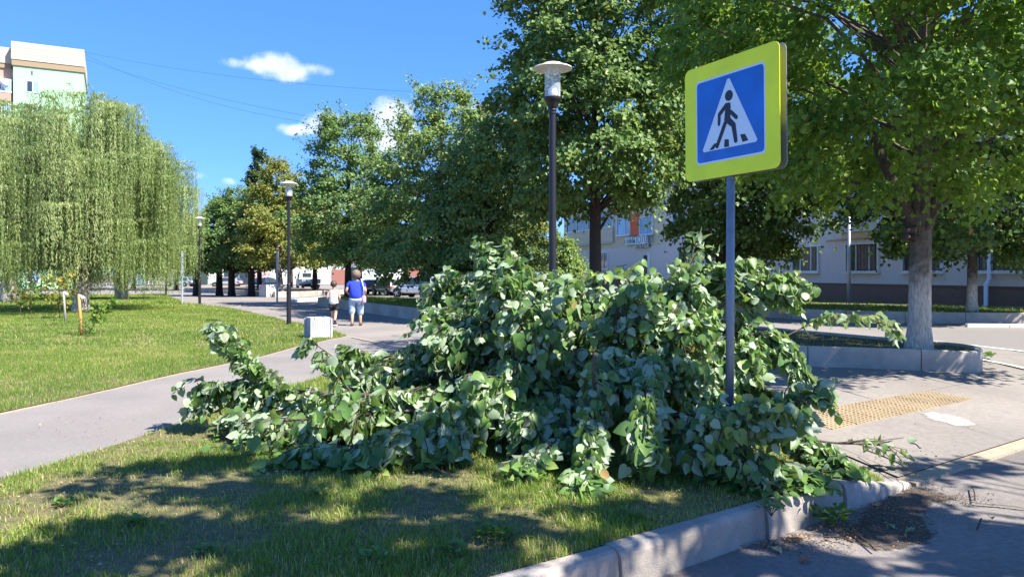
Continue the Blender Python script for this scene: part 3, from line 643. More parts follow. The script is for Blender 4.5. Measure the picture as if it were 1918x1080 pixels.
blades('grass', polyD, 150, .05, .12, .02, 18, False, zadd=.30, parent=plD)
blades('grass', wl, 120, .05, .12, .03, 19, False, zadd=.03, lab='grass strip at the foot of the grey building')

# ------------------------------------------------------------------ BUILDING on the right (grey and cream, shaded side)
M['bgrey'] = mat('grey_render', (.70,.64,.60), .85, noise=.05, nscale=3)
M['bcream'] = mat('cream_render', (.66,.58,.42), .85, noise=.05, nscale=3)
M['plinth'] = mat('brown_plinth', (.20,.12,.09), .7, noise=.12, nscale=6)
M['siding'] = mat('pale_siding', (.60,.56,.52), .7)
M['curtain'] = mat('curtain', (.22,.17,.12), .9, noise=.35, nscale=9)
M['orange'] = mat('orange_panel', (.72,.13,.05), .7)
M['pipe'] = mat('ochre_pipe', (.62,.38,.10), .5)
M['signb'] = mat('pale_sign', (.78,.82,.86), .6); M['teal'] = mat('teal_letters', (.04,.22,.24), .6)
FO = Vector((16.5, 42.7)); frz = math.atan2(-.955, .298)
bld = empty('building', (FO.x, FO.y, 0), frz, 'grey and cream building with a brown base across the side road, behind the trees', 'building')
def fx(px): k = (px-CX)/F; return (FO.y*k-FO.x)/(.298+.955*k)
def fz(px, py): x = fx(px); Y = FO.y-.955*x; return CH-(py-HY)/F*Y
def bb(name, x0, x1, y0, y1, z0, z1, m, parent=None, bev=0):
    return boxo(name, ((x0+x1)/2, (y0+y1)/2, (z0+z1)/2), (x1-x0, abs(y1-y0), z1-z0), M[m] if isinstance(m, str) else m, parent or bld, bev=bev)
XL = fx(1056); XM = fx(1245)
bb('wall', XM, 26, 0, 11, .98, 3.45, 'bgrey'); bb('wall', XM, 26, .02, 11, 3.452, 8.0, 'bgrey')
bb('wall', XL, XM-.003, 0, 11, .98, 3.75, 'bgrey'); bb('wall', XL, XM-.003, .03, 11, 3.752, 8.0, 'bcream')
bb('plinth', XL-.04, 26.04, -.06, 10.9, -.9, .97, 'plinth'); bb('plinth_cap', XL-.06, 26.06, -.10, 10.8, .972, 1.03, 'plinth')
bb('roof', XL-.4, 26.4, -.4, 11.4, 8.003, 8.25, 'siding')
def window(x0, x1, z0, z1, mull=(.5,), pane='glassd', grille=False, curtain=True):
    w = .09; bm = bmesh.new()
    for a, b_, c, d in ((x0, x1, z0, z0+w), (x0, x1, z1-w, z1), (x0, x0+w, z0+w, z1-w), (x1-w, x1, z0+w, z1-w)): box(bm, ((a+b_)/2, -.045, (c+d)/2), (b_-a, .13, d-c))
    for q in mull: xm = x0+(x1-x0)*q; box(bm, (xm, -.03, (z0+z1)/2), (.07, .09, z1-z0-2*w-.004))
    f = bm_obj('window', bm, M['frame'], bld)
    boxo('pane', ((x0+x1)/2, -.012, (z0+z1)/2), (x1-x0-2*w, .02, z1-z0-2*w), M[pane], f)
    if curtain: boxo('curtain', (x0+(x1-x0)*.62, -.025, (z0+z1)/2+.02), ((x1-x0)*.5, .006, z1-z0-2*w-.1), M['curtain'], f)
    bm = bmesh.new(); box(bm, ((x0+x1)/2, -.12, z0-.03), (x1-x0+.12, .16, .05)); bm_obj('sill', bm, M['frame'], f)
    if grille:
        bm = bmesh.new(); n = 9
        for k in range(n): xx = x0+w+.02+(x1-x0-2*w-.04)*k/(n-1); tube(bm, [(xx, -.14, z0+.05), (xx, -.14, z1-.05)], .012, 4)
        for k in range(5):
            xx = x0+.25+(x1-x0-.5)*k/4; pts = [(xx+.11*math.sin(q*.9+k), -.15, z0+.15+(z1-z0-.3)*q/9) for q in range(10)]; tube(bm, pts, .009, 4)
        for zz in (z0+.12, z1-.12): tube(bm, [(x0+w, -.14, zz), (x1-w, -.14, zz)], .012, 4)
        bm_obj('window_grille', bm, M['black'], f)
    return f
for k, (a, b_) in enumerate([(-.72,1.55),(3.6,5.87),(7.34,9.6),(11.3,13.5),(15.2,17.4),(19,21.2),(-5.2,-3.2),(-9.6,-7.8),(-13.6,-11.8)]): window(a, b_, 1.6, 3.12, (.33,.72), grille=(0 < k < 5))
for a, b_ in ((fx(1076), fx(1093)), (fx(1123), fx(1140)), (fx(1322), fx(1334)), (fx(1376), fx(1392))): window(a, b_, fz((1123),505), fz(1123,472), (.5,), curtain=False)
for k in range(9): window(-14.5+k*4.1, -12.4+k*4.1, 5.0, 6.6, (.5,), pane='winblue', curtain=False)
window(fx(1156), fx(1181), fz(1170,441), fz(1170,405), (.62,), curtain=False, pane='winblue'); window(fx(1199), fx(1224), fz(1210,440), fz(1210,405), (.5,), curtain=False, pane='winblue')
window(fx(1062), fx(1149), fz(1105,431), fz(1105,402), (.25,.5,.75), curtain=False)
bb('orange_panel', fx(1182), fx(1198), -.05, .0, fz(1190,441.5), fz(1190,400), 'orange')
# balcony boards left of the orange panel
nb = 22; xa, xb = fx(1062), fx(1150)
for i in range(nb): bb('siding_board', xa+(xb-xa)*i/nb+.01, xa+(xb-xa)*(i+1)/nb-.01, -.16, -.02, fz(1105,456), fz(1105,432), 'bcream')
bb('balcony_rail', xa, xb, -.2, -.0, fz(1105,431.8), fz(1105,430), 'frame'); bb('balcony_ledge', xa, xb, -.22, -.0, fz(1105,458.5), fz(1105,456.4), 'siding')
# pale horizontal siding of the balcony right of the metal pole
xa, xb = 3.2, 8.3
for i in range(8): bb('siding_board', xa, xb, -.62+.005*(i % 2), -.02, 3.66+i*.125+.006, 3.66+(i+1)*.125-.006, 'siding')
bb('siding_corner', xb+.003, xb+.12, -.66, -.02, 3.6, 4.66, 'frame'); bb('siding_corner', xa+3.2, xa+3.45, -.66, -.63, 3.6, 4.66, 'frame')
bb('balcony_window', xa, xb, -.58, -.02, 4.70, 6.1, 'winblue'); 
for k in range(6): bb('balcony_post', xa+k*1.0, xa+k*1.0+.07, -.64, -.59, 4.67, 6.13, 'frame')
bm = bmesh.new(); tube(bm, [(2.2,-.12,3.30),(9.5,-.12,3.32),(14,-.12,3.32)], .035, 6); bm_obj('gas_pipe', bm, M['pipe'], bld)
for px in (1345, 1356): x = fx(px); bb('facade_pillar', x-.35, x+.35, -.12, -.0, 1.04, 4.6, 'frame' if px == 1345 else 'siding')
# entrance
bb('door', fx(1206), fx(1214), -.05, .0, -.1, fz(1210,478), 'glassd'); bb('door_frame', fx(1214)+.003, fx(1219), -.08, .0, -.1, fz(1210,474), 'frame')
bm = bmesh.new()
for px in (1186, 1192, 1198): tube(bm, [(fx(px), -1.5, -.1), (fx(px), -1.5, fz(px,498))], .03, 5)
for dz in (0, .35): tube(bm, [(fx(1184), -1.5, fz(1192,500)-dz), (fx(1205), -1.5, fz(1192,496)-dz)], .03, 5)
bm_obj('handrail', bm, M['black'], bld)
# shop signs
def text(body, size, loc, rot, m, parent, name='lettering', ext=.004, sx=1, bold=False):
    c = bpy.data.curves.new(name, 'FONT'); c.body = body; c.size = size; c.align_x = 'CENTER'; c.align_y = 'CENTER'; c.extrude = ext
    if bold: c.offset = size*.02
    c.materials.append(m); o = bpy.data.objects.new(name, c); C.objects.link(o); o.parent = parent; o.location = loc; o.rotation_euler = rot; o.scale = (sx, 1, 1); return o
x0, x1, z0, z1 = fx(1175), fx(1216), fz(1195,457), fz(1195,443)
s1 = bb('shop_sign', x0, x1, -.22, -.1, z0, z1, 'signb'); W = x1-x0
text('салон', .50, (x0+W*.22, -.225, z0+(z1-z0)*.42), (math.pi/2, 0, 0), M['teal'], s1, sx=1.5)
text('ЧИПОЛЛО', .80, (x0+W*.68, -.225, z0+(z1-z0)*.50), (math.pi/2, 0, 0), M['teal'], s1, sx=1.15)
x0, x1, z0, z1 = fx(1194), fx(1219), fz(1207,463.5), fz(1207,457.4)
s2 = bb('shop_sign', x0, x1, -.2, -.1, z0, z1, 'signblack'); text('АТЕЛЬЕ', .40, ((x0+x1)/2, -.205, (z0+z1)/2), (math.pi/2, 0, 0), M['frame'], s2, sx=1.7, bold=True)
# drainpipe, air conditioner
bm = bmesh.new(); xd = fx(1858); tube(bm, [(xd, -.14, 8), (xd, -.14, 1.35), (xd, -.32, 1.1), (xd, -.32, .25), (xd, -.5, .12)], .085, 10); bm_obj('drainpipe', bm, M['signb'], bld, smooth=True)
xac = fx(1692); ac = empty('air_conditioner', (FO.x+.298*xac+.0, FO.y-.955*xac, 0), frz, 'white air conditioner unit on the grey building behind the big trunk', 'air conditioner')
xa = 0; zc = fz(1692, 418)
bb('casing', -.5, .5, -.95, -.63, zc-.33, zc+.33, 'frame', ac, bev=.02)
bm = bmesh.new(); lathe(bm, [(.22, 0), (.22, .01)], 24); bmesh.ops.rotate(bm, verts=bm.verts, cent=(0,0,0), matrix=Matrix.Rotation(math.pi/2, 3, 'X')); bm_obj('fan_recess', bm, M['signback'], ac, loc=(-.12, -.951, zc))
bm = bmesh.new()
for k in range(9): d = -.2+k*.05; h = math.sqrt(max(.001, .22**2-d*d)); box(bm, (-.12+d, -.968, zc), (.012, .012, 2*h))
bm_obj('fan_grille', bm, M['frame'], ac)
# small things in front of the building
def Gz(px, py): return Vector((*G(px, py), 0))
p = Gz(1681, 567); boxo_w = boxo('utility_box', (p.x, p.y+2, .22), (1.05, .6, .32), M['frame'], None, rz=frz, bev=.04); tag(boxo_w, 'small white box lying on the ground by the brown base of the grey building', 'utility box')
p = Gz(1590, 575)
mp = empty('metal_post', (p.x, p.y, 0), 0, 'bare galvanised post in front of the grey building, left of the big trunk', 'post')
bm = bmesh.new(); tube(bm, [(0,0,-.1),(0,0,1.9),(0,0,5.2)], [.085,.08,.07], 12); bm_obj('pole', bm, M['steel'], mp, smooth=True)
bm = bmesh.new(); lathe(bm, [(.16,.0),(.16,.03),(.09,.05),(.09,.12)], 12); bm_obj('base_plate', bm, M['steel'], mp)
# low slabs at far right
for i, (px, py) in enumerate(((1800, 573), (1860, 573), (1915, 573.5))):
    p = Gz(px, py); tag(boxo('stone_slab', (p.x, p.y+.5, .18), (2.0, 1.2, .30), M['wallc'], None, rz=-.1+.03*i, bev=.02), ['low pale slab left of the small whitewashed trunk', 'low pale slab between the small whitewashed trunk and the drainpipe', 'low pale slab at the right edge of the picture'][i], 'slab')

# ------------------------------------------------------------------ pale green tower block, far left
M['mint'] = mat('mint_wall', (.33,.56,.33), .85, noise=.03, nscale=2); M['parapet'] = mat('cream_parapet', (.52,.46,.33), .85)
M['lip'] = mat('tan_lip', (.30,.22,.13), .85); M['pinkb'] = mat('pink_brick', (.42,.26,.20), .85, noise=.06, nscale=20)
a, b_ = Vector((-63.6, 95.3)), Vector((-56.7, 99.0)); trz = math.atan2(b_.y-a.y, b_.x-a.x); TW = (b_-a).length
tow = empty('apartment_block', (a.x, a.y, 0), trz, 'pale green nine storey apartment block with a cream parapet above the willows', 'building')
tb = lambda name, x0, x1, y0, y1, z0, z1, m, parent=None: bb(name, x0, x1, y0, y1, z0, z1, m, parent or tow)
tb('wall', 0, TW, 0, 14, -1, 28.0, 'mint'); tb('wall', -22, -.003, 1.3, 14, -1, 27.8, 'pinkb')
tb('parapet_lip', -.15, TW+.1, -.15, 13.9, 28.003, 28.75, 'lip'); tb('parapet', -.2, TW+.05, -.22, 13.8, 28.753, 31.0, 'parapet')
tb('parapet_lip', -22, -.3, 1.1, 13.9, 27.803, 28.4, 'lip'); tb('parapet', -22, -.25, 1.0, 13.8, 28.403, 30.4, 'parapet')
for k in range(2): tb('parapet_joint', 0, TW, -.235, -.22, 29.5+k*.75, 29.53+k*.75, 'lip')
for st in range(9):
    z = 24.7-st*3.05
    for x0 in (1.4,):
        f = tb('window', x0, x0+1.45, -.06, .0, z, z+1.55, 'frame'); tb('pane', x0+.1, x0+.66, -.075, -.062, z+.12, z+1.45, 'glassd', f); tb('pane', x0+.78, x0+1.35, -.075, -.062, z+.12, z+1.45, 'winblue', f)
    tb('vent', 1.95, 2.1, -.03, 0, 27.0-.0, 27.5, 'glassd') if st == 0 else None
    for i in range(3):
        x1 = -.25-i*5.2; z1 = z-.2
        tb('balcony', x1-4.2, x1, .35, 1.297, z1-1.05, z1, 'frame' if st % 2 else 'pinkb'); tb('balcony_ledge', x1-4.25, x1+.05, .3, 1.297, z1+.003, z1+.16, 'frame')
        f = tb('window', x1-4.2, x1, .4, 1.29, z1+.163, z1+1.75, 'frame')
        for k in range(4): tb('pane', x1-4.1+k*1.04, x1-4.1+k*1.04+.9, .38, .397, z1+.3, z1+1.6, 'winblue' if k % 2 else 'glassd', f)
for i, (x, z) in enumerate(((-.9, 25.5),)):
    bm = bmesh.new(); lathe(bm, [(.05,.25),(.3,.12),(.5,0),(.48,.0),(.28,.1),(.04,.2)], 20); bmesh.ops.rotate(bm, verts=bm.verts, cent=(0,0,0), matrix=Matrix.Rotation(math.pi/2+.2, 3, 'X'))
    o = bm_obj('satellite_dish', bm, M['frame'], None, smooth=True); o.location = tow.matrix_basis @ Vector((x, .1, z)) if False else Vector((a.x, a.y, 0))+Matrix.Rotation(trz, 3, 'Z') @ Vector((x, .05, z)); tag(o, 'white satellite dish on a balcony of the green apartment block', 'satellite dish')
# ------------------------------------------------------------------ far shops beyond the trees
M['brickf'] = mat('far_red', (.36,.15,.11), .8); M['pinkf'] = mat('far_pink', (.62,.42,.40), .8); M['bluef'] = mat('far_blue', (.25,.38,.55), .7); M['whitef'] = mat('far_white', (.72,.70,.68), .8)
shop = empty('shop_row', (-66, 124, -.5), math.radians(4), 'long low row of white and red shop fronts far beyond the linden row', 'shops')
bb('wall', 0, 66, 0, 8, -.5, 5.2, 'whitef', shop); bb('roof', -.4, 66.4, -.5, 8.4, 5.203, 5.5, 'signback', shop)
rs = random.Random(3)
for i in range(26):
    x = i*2.54; c = rs.choice(['brickf','pinkf','whitef','glassd','signb','bluef','whitef','siding','glassd','whitef'])
    bb('front_panel', x+.06, x+2.4, -.12, -.0, .1, rs.choice([2.6, 3.0, 3.4]), c, shop)
    bb('sign_board', x+.1, x+2.3, -.2, 0, 3.5, 4.3, rs.choice(['whitef','brickf','bluef','whitef']), shop)

# ------------------------------------------------------------------ trees
A_clumps = None
tree('linden_tree', 'big linden with a thick whitewashed forked trunk in the near planter', 6.95, 12.75, [(2.55,1.7),(3.3,3.4),(4.8,4.2),(6.5,4.4),(8.5,3.7),(10.2,1.8)], .175, 560, 150, .092, 'lnear', 'lime1', z0=.28, fork=2.45, cl=(.35,.62), shoots=60, lean=(.12,0), shape='round', seed=1, group='linden trees', tonebias=.02)
# two stout limbs of the fork
t = [o for o in C.objects if o.name == 'linden_tree'][0]
bm = bmesh.new(); trunk_mesh(bm, [(0,0,1.95),(-.22,0,2.4),(-.5,.1,3.1),(-1.0,.2,4.4)], [.10,.10,.09,.05], 10); bm_obj('limb', bm, M['bark'], t, smooth=True)
bm = bmesh.new(); trunk_mesh(bm, [(.06,0,1.9),(.22,-.05,2.45),(.38,-.1,3.2),(.9,-.2,4.6)], [.10,.095,.08,.05], 10); bm_obj('limb', bm, M['bark'], t, smooth=True)
bm = bmesh.new()
bmesh.ops.create_icosphere(bm, subdivisions=3, radius=.12, matrix=Matrix.Translation((-.2,-.08,1.95)))
for v in bm.verts: v.co += Vector((v.co.x+.2, v.co.y, v.co.z-1.95))*(.3*math.sin(v.co.x*60)+.3*math.sin(v.co.z*50))
bm_obj('burl', bm, M['bark'], t, smooth=True)
tree('linden_tree', 'tall dark linden with a black forked trunk behind the near street lamp', 2.67, 24.0, [(3.4,2.0),(4.6,3.3),(7.0,3.4),(9.2,3.1),(11.2,2.7),(13.4,1.2)], .20, 540, 110, .125, 'lmid', 'darkbark', z0=.25, fork=3.1, cl=(.35,.65), shoots=60, seed=2, group='linden trees', shape='round', tonebias=.03)
tree('linden_tree', 'dense dark linden hanging low between the crossing sign and the grey building', 8.3, 30.4, [(2.1,2.6),(3.2,3.6),(5.5,4.1),(8,4.1),(10.5,3.2),(12.5,1.4)], .21, 520, 110, .14, 'lmid', 'darkbark', z0=.25, fork=2.6, cl=(.4,.75), shoots=50, seed=3, group='linden trees', shape='round', offset=(1.1,0), tonebias=-.12)
tree('linden_tree', 'dark linden with a slim whitewashed trunk at the far right planter', 14.9, 24.2, [(1.85,2.0),(2.6,3.3),(4.0,3.7),(6,3.6),(8,2.6),(9.5,1.0)], .15, 520, 115, .125, 'lmid', 'lime2', z0=.3, fork=2.1, cl=(.35,.65), shoots=40, seed=4, group='linden trees', shape='round', tonebias=-.25)
tree('linden_tree', 'middle linden with loose twiggy top, left of the yellowing tree', -2.95, 31.0, [(.9,2.2),(2.0,3.2),(4.0,3.3),(6.0,2.8),(7.6,1.9),(8.9,.8)], .17, 400, 95, .13, 'lmid', 'darkbark', z0=.3, fork=1.8, cl=(.32,.6), shoots=90, seed=5, group='linden trees', tonebias=.2)
tree('linden_tree', 'dark linden rising behind the two pedestrians', -8.0, 36.5, [(1.9,1.9),(2.8,2.9),(4.2,2.8),(5.8,2.2),(7.6,1.9),(9.0,.9)], .17, 330, 95, .13, 'lmid', 'darkbark', z0=.3, fork=1.8, cl=(.32,.6), shoots=70, seed=6, group='linden trees', tonebias=.02)
tree('linden_tree', 'linden filling the gap between the middle linden and the street lamp', -.9, 28.0, [(.9,1.8),(2.2,2.4),(4.0,2.3),(5.6,1.7),(7.0,.8)], .15, 260, 90, .12, 'lmid', 'darkbark', z0=.3, fork=1.6, cl=(.3,.55), shoots=45, seed=7, group='linden trees', tonebias=.22)
tree('yellowing_tree', 'tall yellowing tree rising just left of the street lamp', -1.2, 47, [(2,3.0),(5,3.6),(8,3.0),(10.5,1.9),(12,.7)], .2, 280, 80, .16, 'lyel', 'darkbark', fork=2.5, cl=(.4,.7), shoots=40, seed=8, tonebias=-.05)
tree('yellowing_tree', 'yellow green tree with a leaning whitewashed trunk in the far planter', -18.4, 59.5, [(2.9,2.3),(4.0,3.2),(5.5,3.2),(7.6,2.5),(9.6,1.6),(10.8,.6)], .27, 300, 85, .17, 'lyel', 'lime2', fork=2.4, cl=(.4,.7), shoots=40, lean=(-.7,0), offset=(-.2,0), seed=9)
for i, (px, Y, top, r, lab) in enumerate(((471, 62, 8.8, 3.0, 'first dark linden left of the yellow green tree'), (434, 63, 9.0, 2.8, 'second dark linden left of the yellow green tree'), (411, 65, 8.6, 2.7, 'third dark linden left of the yellow green tree'), (368, 64, 6.8, 2.2, 'small dark linden at the left end of the far planter'))):
    tree('linden_tree', lab, (px-CX)/F*Y, Y, [(2.3,r*.7),(3.2,r),(5.2,r),(top-1.6,r*.6),(top,.4)], .27, 190, 75, .18, 'lmid', 'darkbark', fork=2.4, cl=(.4,.7), shoots=30, seed=10+i, group='linden trees', z0=H(0,Y)+.0, tonebias=-.03)
tree('fir_tree', 'narrow dark tree top standing behind the yellow green tree', (486-CX)/F*76, 76, [(3,3.0),(8,2.2),(11,1.3),(14.3,.3)], .25, 260, 55, .26, 'lfir', 'darkbark', fork=3, cl=(.35,.6), shoots=60, seed=20)
for i, (px, Y, top, r) in enumerate(((590, 72, 9.5, 3.4), (330, 88, 9, 4.2), (250, 95, 9, 5), (545, 92, 10, 4), (880, 74, 10.5, 4), (760, 66, 9.0, 3.5), (150, 88, 8, 5), (20, 90, 8, 5), (675, 84, 9, 4))):
    tree('background_tree', ['light green tree behind the far lamp and the dark linden', 'pale tree seen right of the willow curtain', 'tree seen through the gap under the willows', 'far tree left of the tall leaning trunk', 'far tree behind the yellowing tree', 'far tree behind the middle linden', 'far tree behind the middle willow', 'far tree behind the leftmost willow', 'far tree behind the pedestrians'][i],
         (px-CX)/F*Y, Y, [(2.9,r*.8),(4,r),(top*.6,r),(top*.85,r*.6),(top,.4)], .25, 150, 60, .26, 'lyel' if i in (0,) else 'lmid', 'darkbark', fork=2.2, cl=(.5,.9), shoots=24, seed=30+i, group='trees in the background', tonebias=.12)
willow('willow_tree', 'large weeping willow standing behind the orange stake, its curtains reaching low', -17.4, 30.2, [(2.4,3.2),(4.0,4.1),(6.0,3.9),(7.6,2.7),(8.8,1.1)], .29, 165, .85, 1)
willow('willow_tree', 'leftmost weeping willow with a white trunk base at the picture edge', -27.2, 40.5, [(3,4.2),(5.5,5.2),(8.0,4.4),(9.8,2.6),(10.8,1.0)], .42, 150, .8, 2, zmin=1.3, lmax=3.8)
willow('willow_tree', 'tall weeping willow nearest the path, its curtain hanging beside the second lamp', -24.0, 46.0, [(3.0,3.3),(5.5,4.2),(8.0,4.0),(9.6,2.6),(10.6,.9)], .36, 160, .8, 3, zmin=.3, lmin=1.8, lmax=4.6)
for i, (px, Y, top, r_, lab) in enumerate(((1054, 47, 3.7, 1.4, 'sunlit yellow green bush right of the street lamp pole'), (1020, 60, 6.5, 3.2, 'tall bush behind the near street lamp pole'), (985, 70, 8.5, 3.4, 'far tree seen just left of the near lamp pole'))):
    tree('bush', lab, (px-CX)/F*Y, Y, [(.3,r_*.7),(1.2,r_),(top*.6,r_*.9),(top,.4)], .1, 150, 70, .15, 'lmid', 'darkbark', fork=1.0, cl=(.35,.6), shoots=20, seed=70+i, tonebias=.25 if i == 0 else .05, cat='bush')
# trees outside the frame to the right and behind, whose crowns shade the foreground
def shade_points(ells, n, hmin, hmax, seed):
    r = np.random.default_rng(seed); out = []
    for cx, cy, rx, ry, k, z in ells:
        for _ in range(k):
            a = r.uniform(0, 2*np.pi); q = math.sqrt(r.uniform(0, 1)); px, py = cx+rx*q*math.cos(a), cy+ry*q*math.sin(a)
            Y = (CH-z)*F/(py-HY) if abs(z) < .21 else z*1.0
            p = Vector(((px-CX)/F*Y, Y, z if abs(z) < .21 else CH-(py-HY)/F*Y)); h = r.uniform(hmin, hmax); out.append(p+SDIR*((h-p.z)/SDIR.z))
    return np.array(out)
sh1 = shade_points([(620,880,230,16,11,0),(420,935,130,18,9,0),(180,1015,180,20,9,0),(60,1065,120,20,5,0),(300,880,160,12,4,0),(800,945,90,20,5,0),(700,1010,120,12,3,0),(960,1000,80,14,3,0),(1150,975,120,16,6,0),(480,1010,160,24,9,0),(820,1060,120,16,5,0),(560,1070,140,16,5,0),(155,912,50,14,1,0)], 0, 4.8, 7.2, 1)
sh2 = shade_points([(1330,1000,70,24,5,-.2),(1130,1060,60,16,3,-.1),(1640,960,110,30,9,-.2),(1500,1060,200,26,9,-.2),(1800,1010,110,50,12,-.2),(1330,940,60,12,3,0),(1800,880,90,16,5,-.15),
                    (1160,790,150,80,15,6.2),(1230,890,140,40,6,5.8),(1350,790,80,70,7,5.9),(1010,700,80,60,5,6.6)], 0, 4.6, 7.6, 2)
for nm, lab, x, y, pts, sd in (('shade_tree', 'leafy tree behind the camera whose crown shades the near grass', 2.2, -5.0, sh1, 51), ('shade_tree', 'leafy tree right of the camera whose crown shades the kerb and the pile', 9.5, 2.2, sh2, 52)):
    pts = pts-np.array([x, y, 0]); tree(nm, lab, x, y, [(4.4,1),(5,3),(7,3),(8.6,1)], .2, len(pts), 95, .11, 'lnear', 'bark', fork=2.6, cl=(.16,.38), shoots=0, seed=sd, clumps=pts, shape='round')
# saplings and stakes on the lawn
def stake(px, py, h, r, m, lab, lean):
    x, y = G(px, py); root = empty('wooden_stake', (x, y, H(x, y)), 0, lab, 'stake'); bm = bmesh.new(); tube(bm, [(0,0,-.1),(lean*.5,0,h*.5),(lean,0,h)], [r, r, r*.9], 8); bm_obj('post', bm, m, root, smooth=True)
    bm = bmesh.new(); tube(bm, [(lean+.03,0,h-.04),(lean+.10,.02,h-.10),(lean+.05,.04,h-.16)], [.03,.045,.03], 6); bm_obj('tie', bm, M['white'], root); return root
stake(123, 604, 1.0, .035, M['worn'], 'white painted stake beside the small yellowing sapling', -.07)
stake(153, 630, 1.06, .035, M['stake'], 'orange wooden stake with a white tie in front of the willow trunk', -.07)
def sapling(name, px, py, h, r, n, leaf, lm, lab, lean=(0,0), seed=0, cat='sapling', z0=.45, shape='round'):
    global RG
    RG = np.random.default_rng(seed); x, y = G(px, py); root = empty(name, (x, y, H(x, y)), 0, lab, cat); bm = bmesh.new(); st = Vector((lean[0], lean[1], h))
    tube(bm, [(0,0,-.05), st*.5, st], [.016,.011,.004], 5, False); cs = []
    for i in range(9):
        f = .35+.6*i/9; a = i*2.4; e = st*f+Vector((math.cos(a), math.sin(a), .35))*r*random.uniform(.6,1); tube(bm, [st*f, e], [.007,.003], 4, False); cs.append(e)
    bm_obj('stem', bm, M['twig'], root); c = np.array(cs)[RG.integers(0, 9, n)]+RG.normal(size=(n, 3))*r*.3
    leaves('foliage', c, rnd(n)+np.array([0,0,-.4]), rnd(n)+np.array([0,0,.6]), leaf*RG.uniform(.7,1.3,n), shape, M[lm], root, RG.uniform(.2,.95,n)); return root
sapling('sapling', 112, 598, 1.55, .42, 260, .11, 'lyel', 'small yellowing sapling beside the white stake', seed=61)
sapling('sapling', 38, 592, 1.0, .30, 60, .10, 'lyel', 'thin little sapling at the left edge, the left one', seed=62)
sapling('sapling', 58, 590, 1.2, .45, 120, .11, 'lnear', 'little green sapling in front of the white willow trunk', seed=63)
sapling('sapling', 163, 628, .95, .16, 60, .12, 'lnear', 'bent sapling with dark leaves right of the orange stake', lean=(.55,0), seed=64)
sapling('tall_weeds', 160, 631, .4, .2, 90, .09, 'weed', 'tuft of tall weeds at the foot of the orange stake', seed=65, cat='weeds', shape='narrow')
# power cables, mast
def cable(pts, lab):
    c = bpy.data.curves.new('power_cable', 'CURVE'); c.dimensions = '3D'; c.bevel_depth = .011; s = c.splines.new('POLY'); a, b_ = Vector(pts[0]), Vector(pts[1]); n = 24; s.points.add(n)
    for i in range(n+1): f = i/n; p = a.lerp(b_, f); s.points[i].co = (p.x, p.y, p.z-pts[2]*4*f*(1-f), 1)
    c.materials.append(M['black']); o = bpy.data.objects.new('power_cable', c); C.objects.link(o); tag(o, lab, 'cable', 'cables across the sky')
cable((Q(150,96,96), Q(1150,182,60), 1.4), 'topmost thin cable crossing the sky from the green block')
cable((Q(150,108,96), Q(880,262,62), 1.2), 'second thin cable crossing the sky below the topmost one')
cable((Q(150,98,96), Q(800,250,70), 2.2), 'third thin cable sagging towards the linden tops')
cable((Q(1400,40,40), Q(1560,-60,30), .5), 'short cable in the sky gap above the crossing sign')
p = Q(930, 250, 75); mast = empty('mast', (p.x, p.y, 0), 0, 'thin mast poking out above the yellowing tree', 'mast'); bm = bmesh.new(); tube(bm, [(0,0,-.6),(0,0,Q(930,193,75).z)], .07, 6); bm_obj('pole', bm, M['signback'], mast); boxo('mast_head', (.1,0,Q(930,197,75).z), (.3,.1,.12), M['signback'], mast)

# ------------------------------------------------------------------ street lamps
def lamp(x, y, lab):
    root = empty('street_lamp', (x, y, H(x, y)), 0, lab, 'street lamp', 'black lamps with flat white caps along the path')
    bm = bmesh.new(); lathe(bm, [(.14,-.05),(.14,.02),(.085,.03),(.085,.05)], 16); bm_obj('base_plate', bm, M['black'], root)
    bm = bmesh.new(); lathe(bm, [(.068,.05),(.068,1.22),(.064,1.25),(.05,1.27),(.046,3.68),(.052,3.685),(.052,3.70),(.046,3.705),(.046,3.72),(.052,3.725),(.052,3.74),(.046,3.75)], 20); bm_obj('pole', bm, M['black'], root, smooth=False)
    bm = bmesh.new(); lathe(bm, [(.046,3.75),(.06,3.77),(.085,3.83),(.112,3.865),(.118,3.885),(.118,3.90),(.10,3.905)], 24); bm_obj('lamp_socket', bm, M['black'], root)
    bm = bmesh.new(); r = bmesh.ops.create_cone(bm, cap_ends=False, segments=24, radius1=.105, radius2=.105, depth=.40, matrix=Matrix.Translation((0,0,4.105))); bm_obj('glass_cylinder', bm, M['glass'], root, smooth=True)
    bm = bmesh.new(); lathe(bm, [(.05,3.91),(.062,3.95),(.06,4.0),(.035,4.04),(.012,4.06),(.010,4.15)], 16); bm_obj('bulb', bm, M['bulb'], root, smooth=True)
    bm = bmesh.new(); 
    for k in range(3): a = k*2.09+.4; tube(bm, [(.1*math.cos(a), .1*math.sin(a), 3.9), (.1*math.cos(a), .1*math.sin(a), 4.31)], .005, 4)
    bm_obj('cap_rod', bm, M['steel'], root)
    bm = bmesh.new(); lathe(bm, [(.10,4.315),(.255,4.275),(.262,4.278),(.255,4.290),(.14,4.325),(.125,4.345),(.05,4.355)], 40); bm_obj('lamp_cap', bm, M['cap'], root, smooth=False)
    return root
lamp((1035-CX)/F*9.85, 9.85, 'nearest street lamp, its pole rising from behind the leafy pile')
L2 = G(541, 609); lamp(*L2, 'second street lamp, standing left of the concrete bin on the lawn edge')
L3 = G(374, 570.5); lamp(*L3, 'third street lamp, smaller, standing right of the willow curtain')
L4 = G(311, 553.5); lamp(*L4, 'farthest street lamp, half hidden in the willow curtain')
pL = G(1771, 573); lamp(pL[0], pL[1], 'street lamp in front of the grey building, its head hidden in leaves')
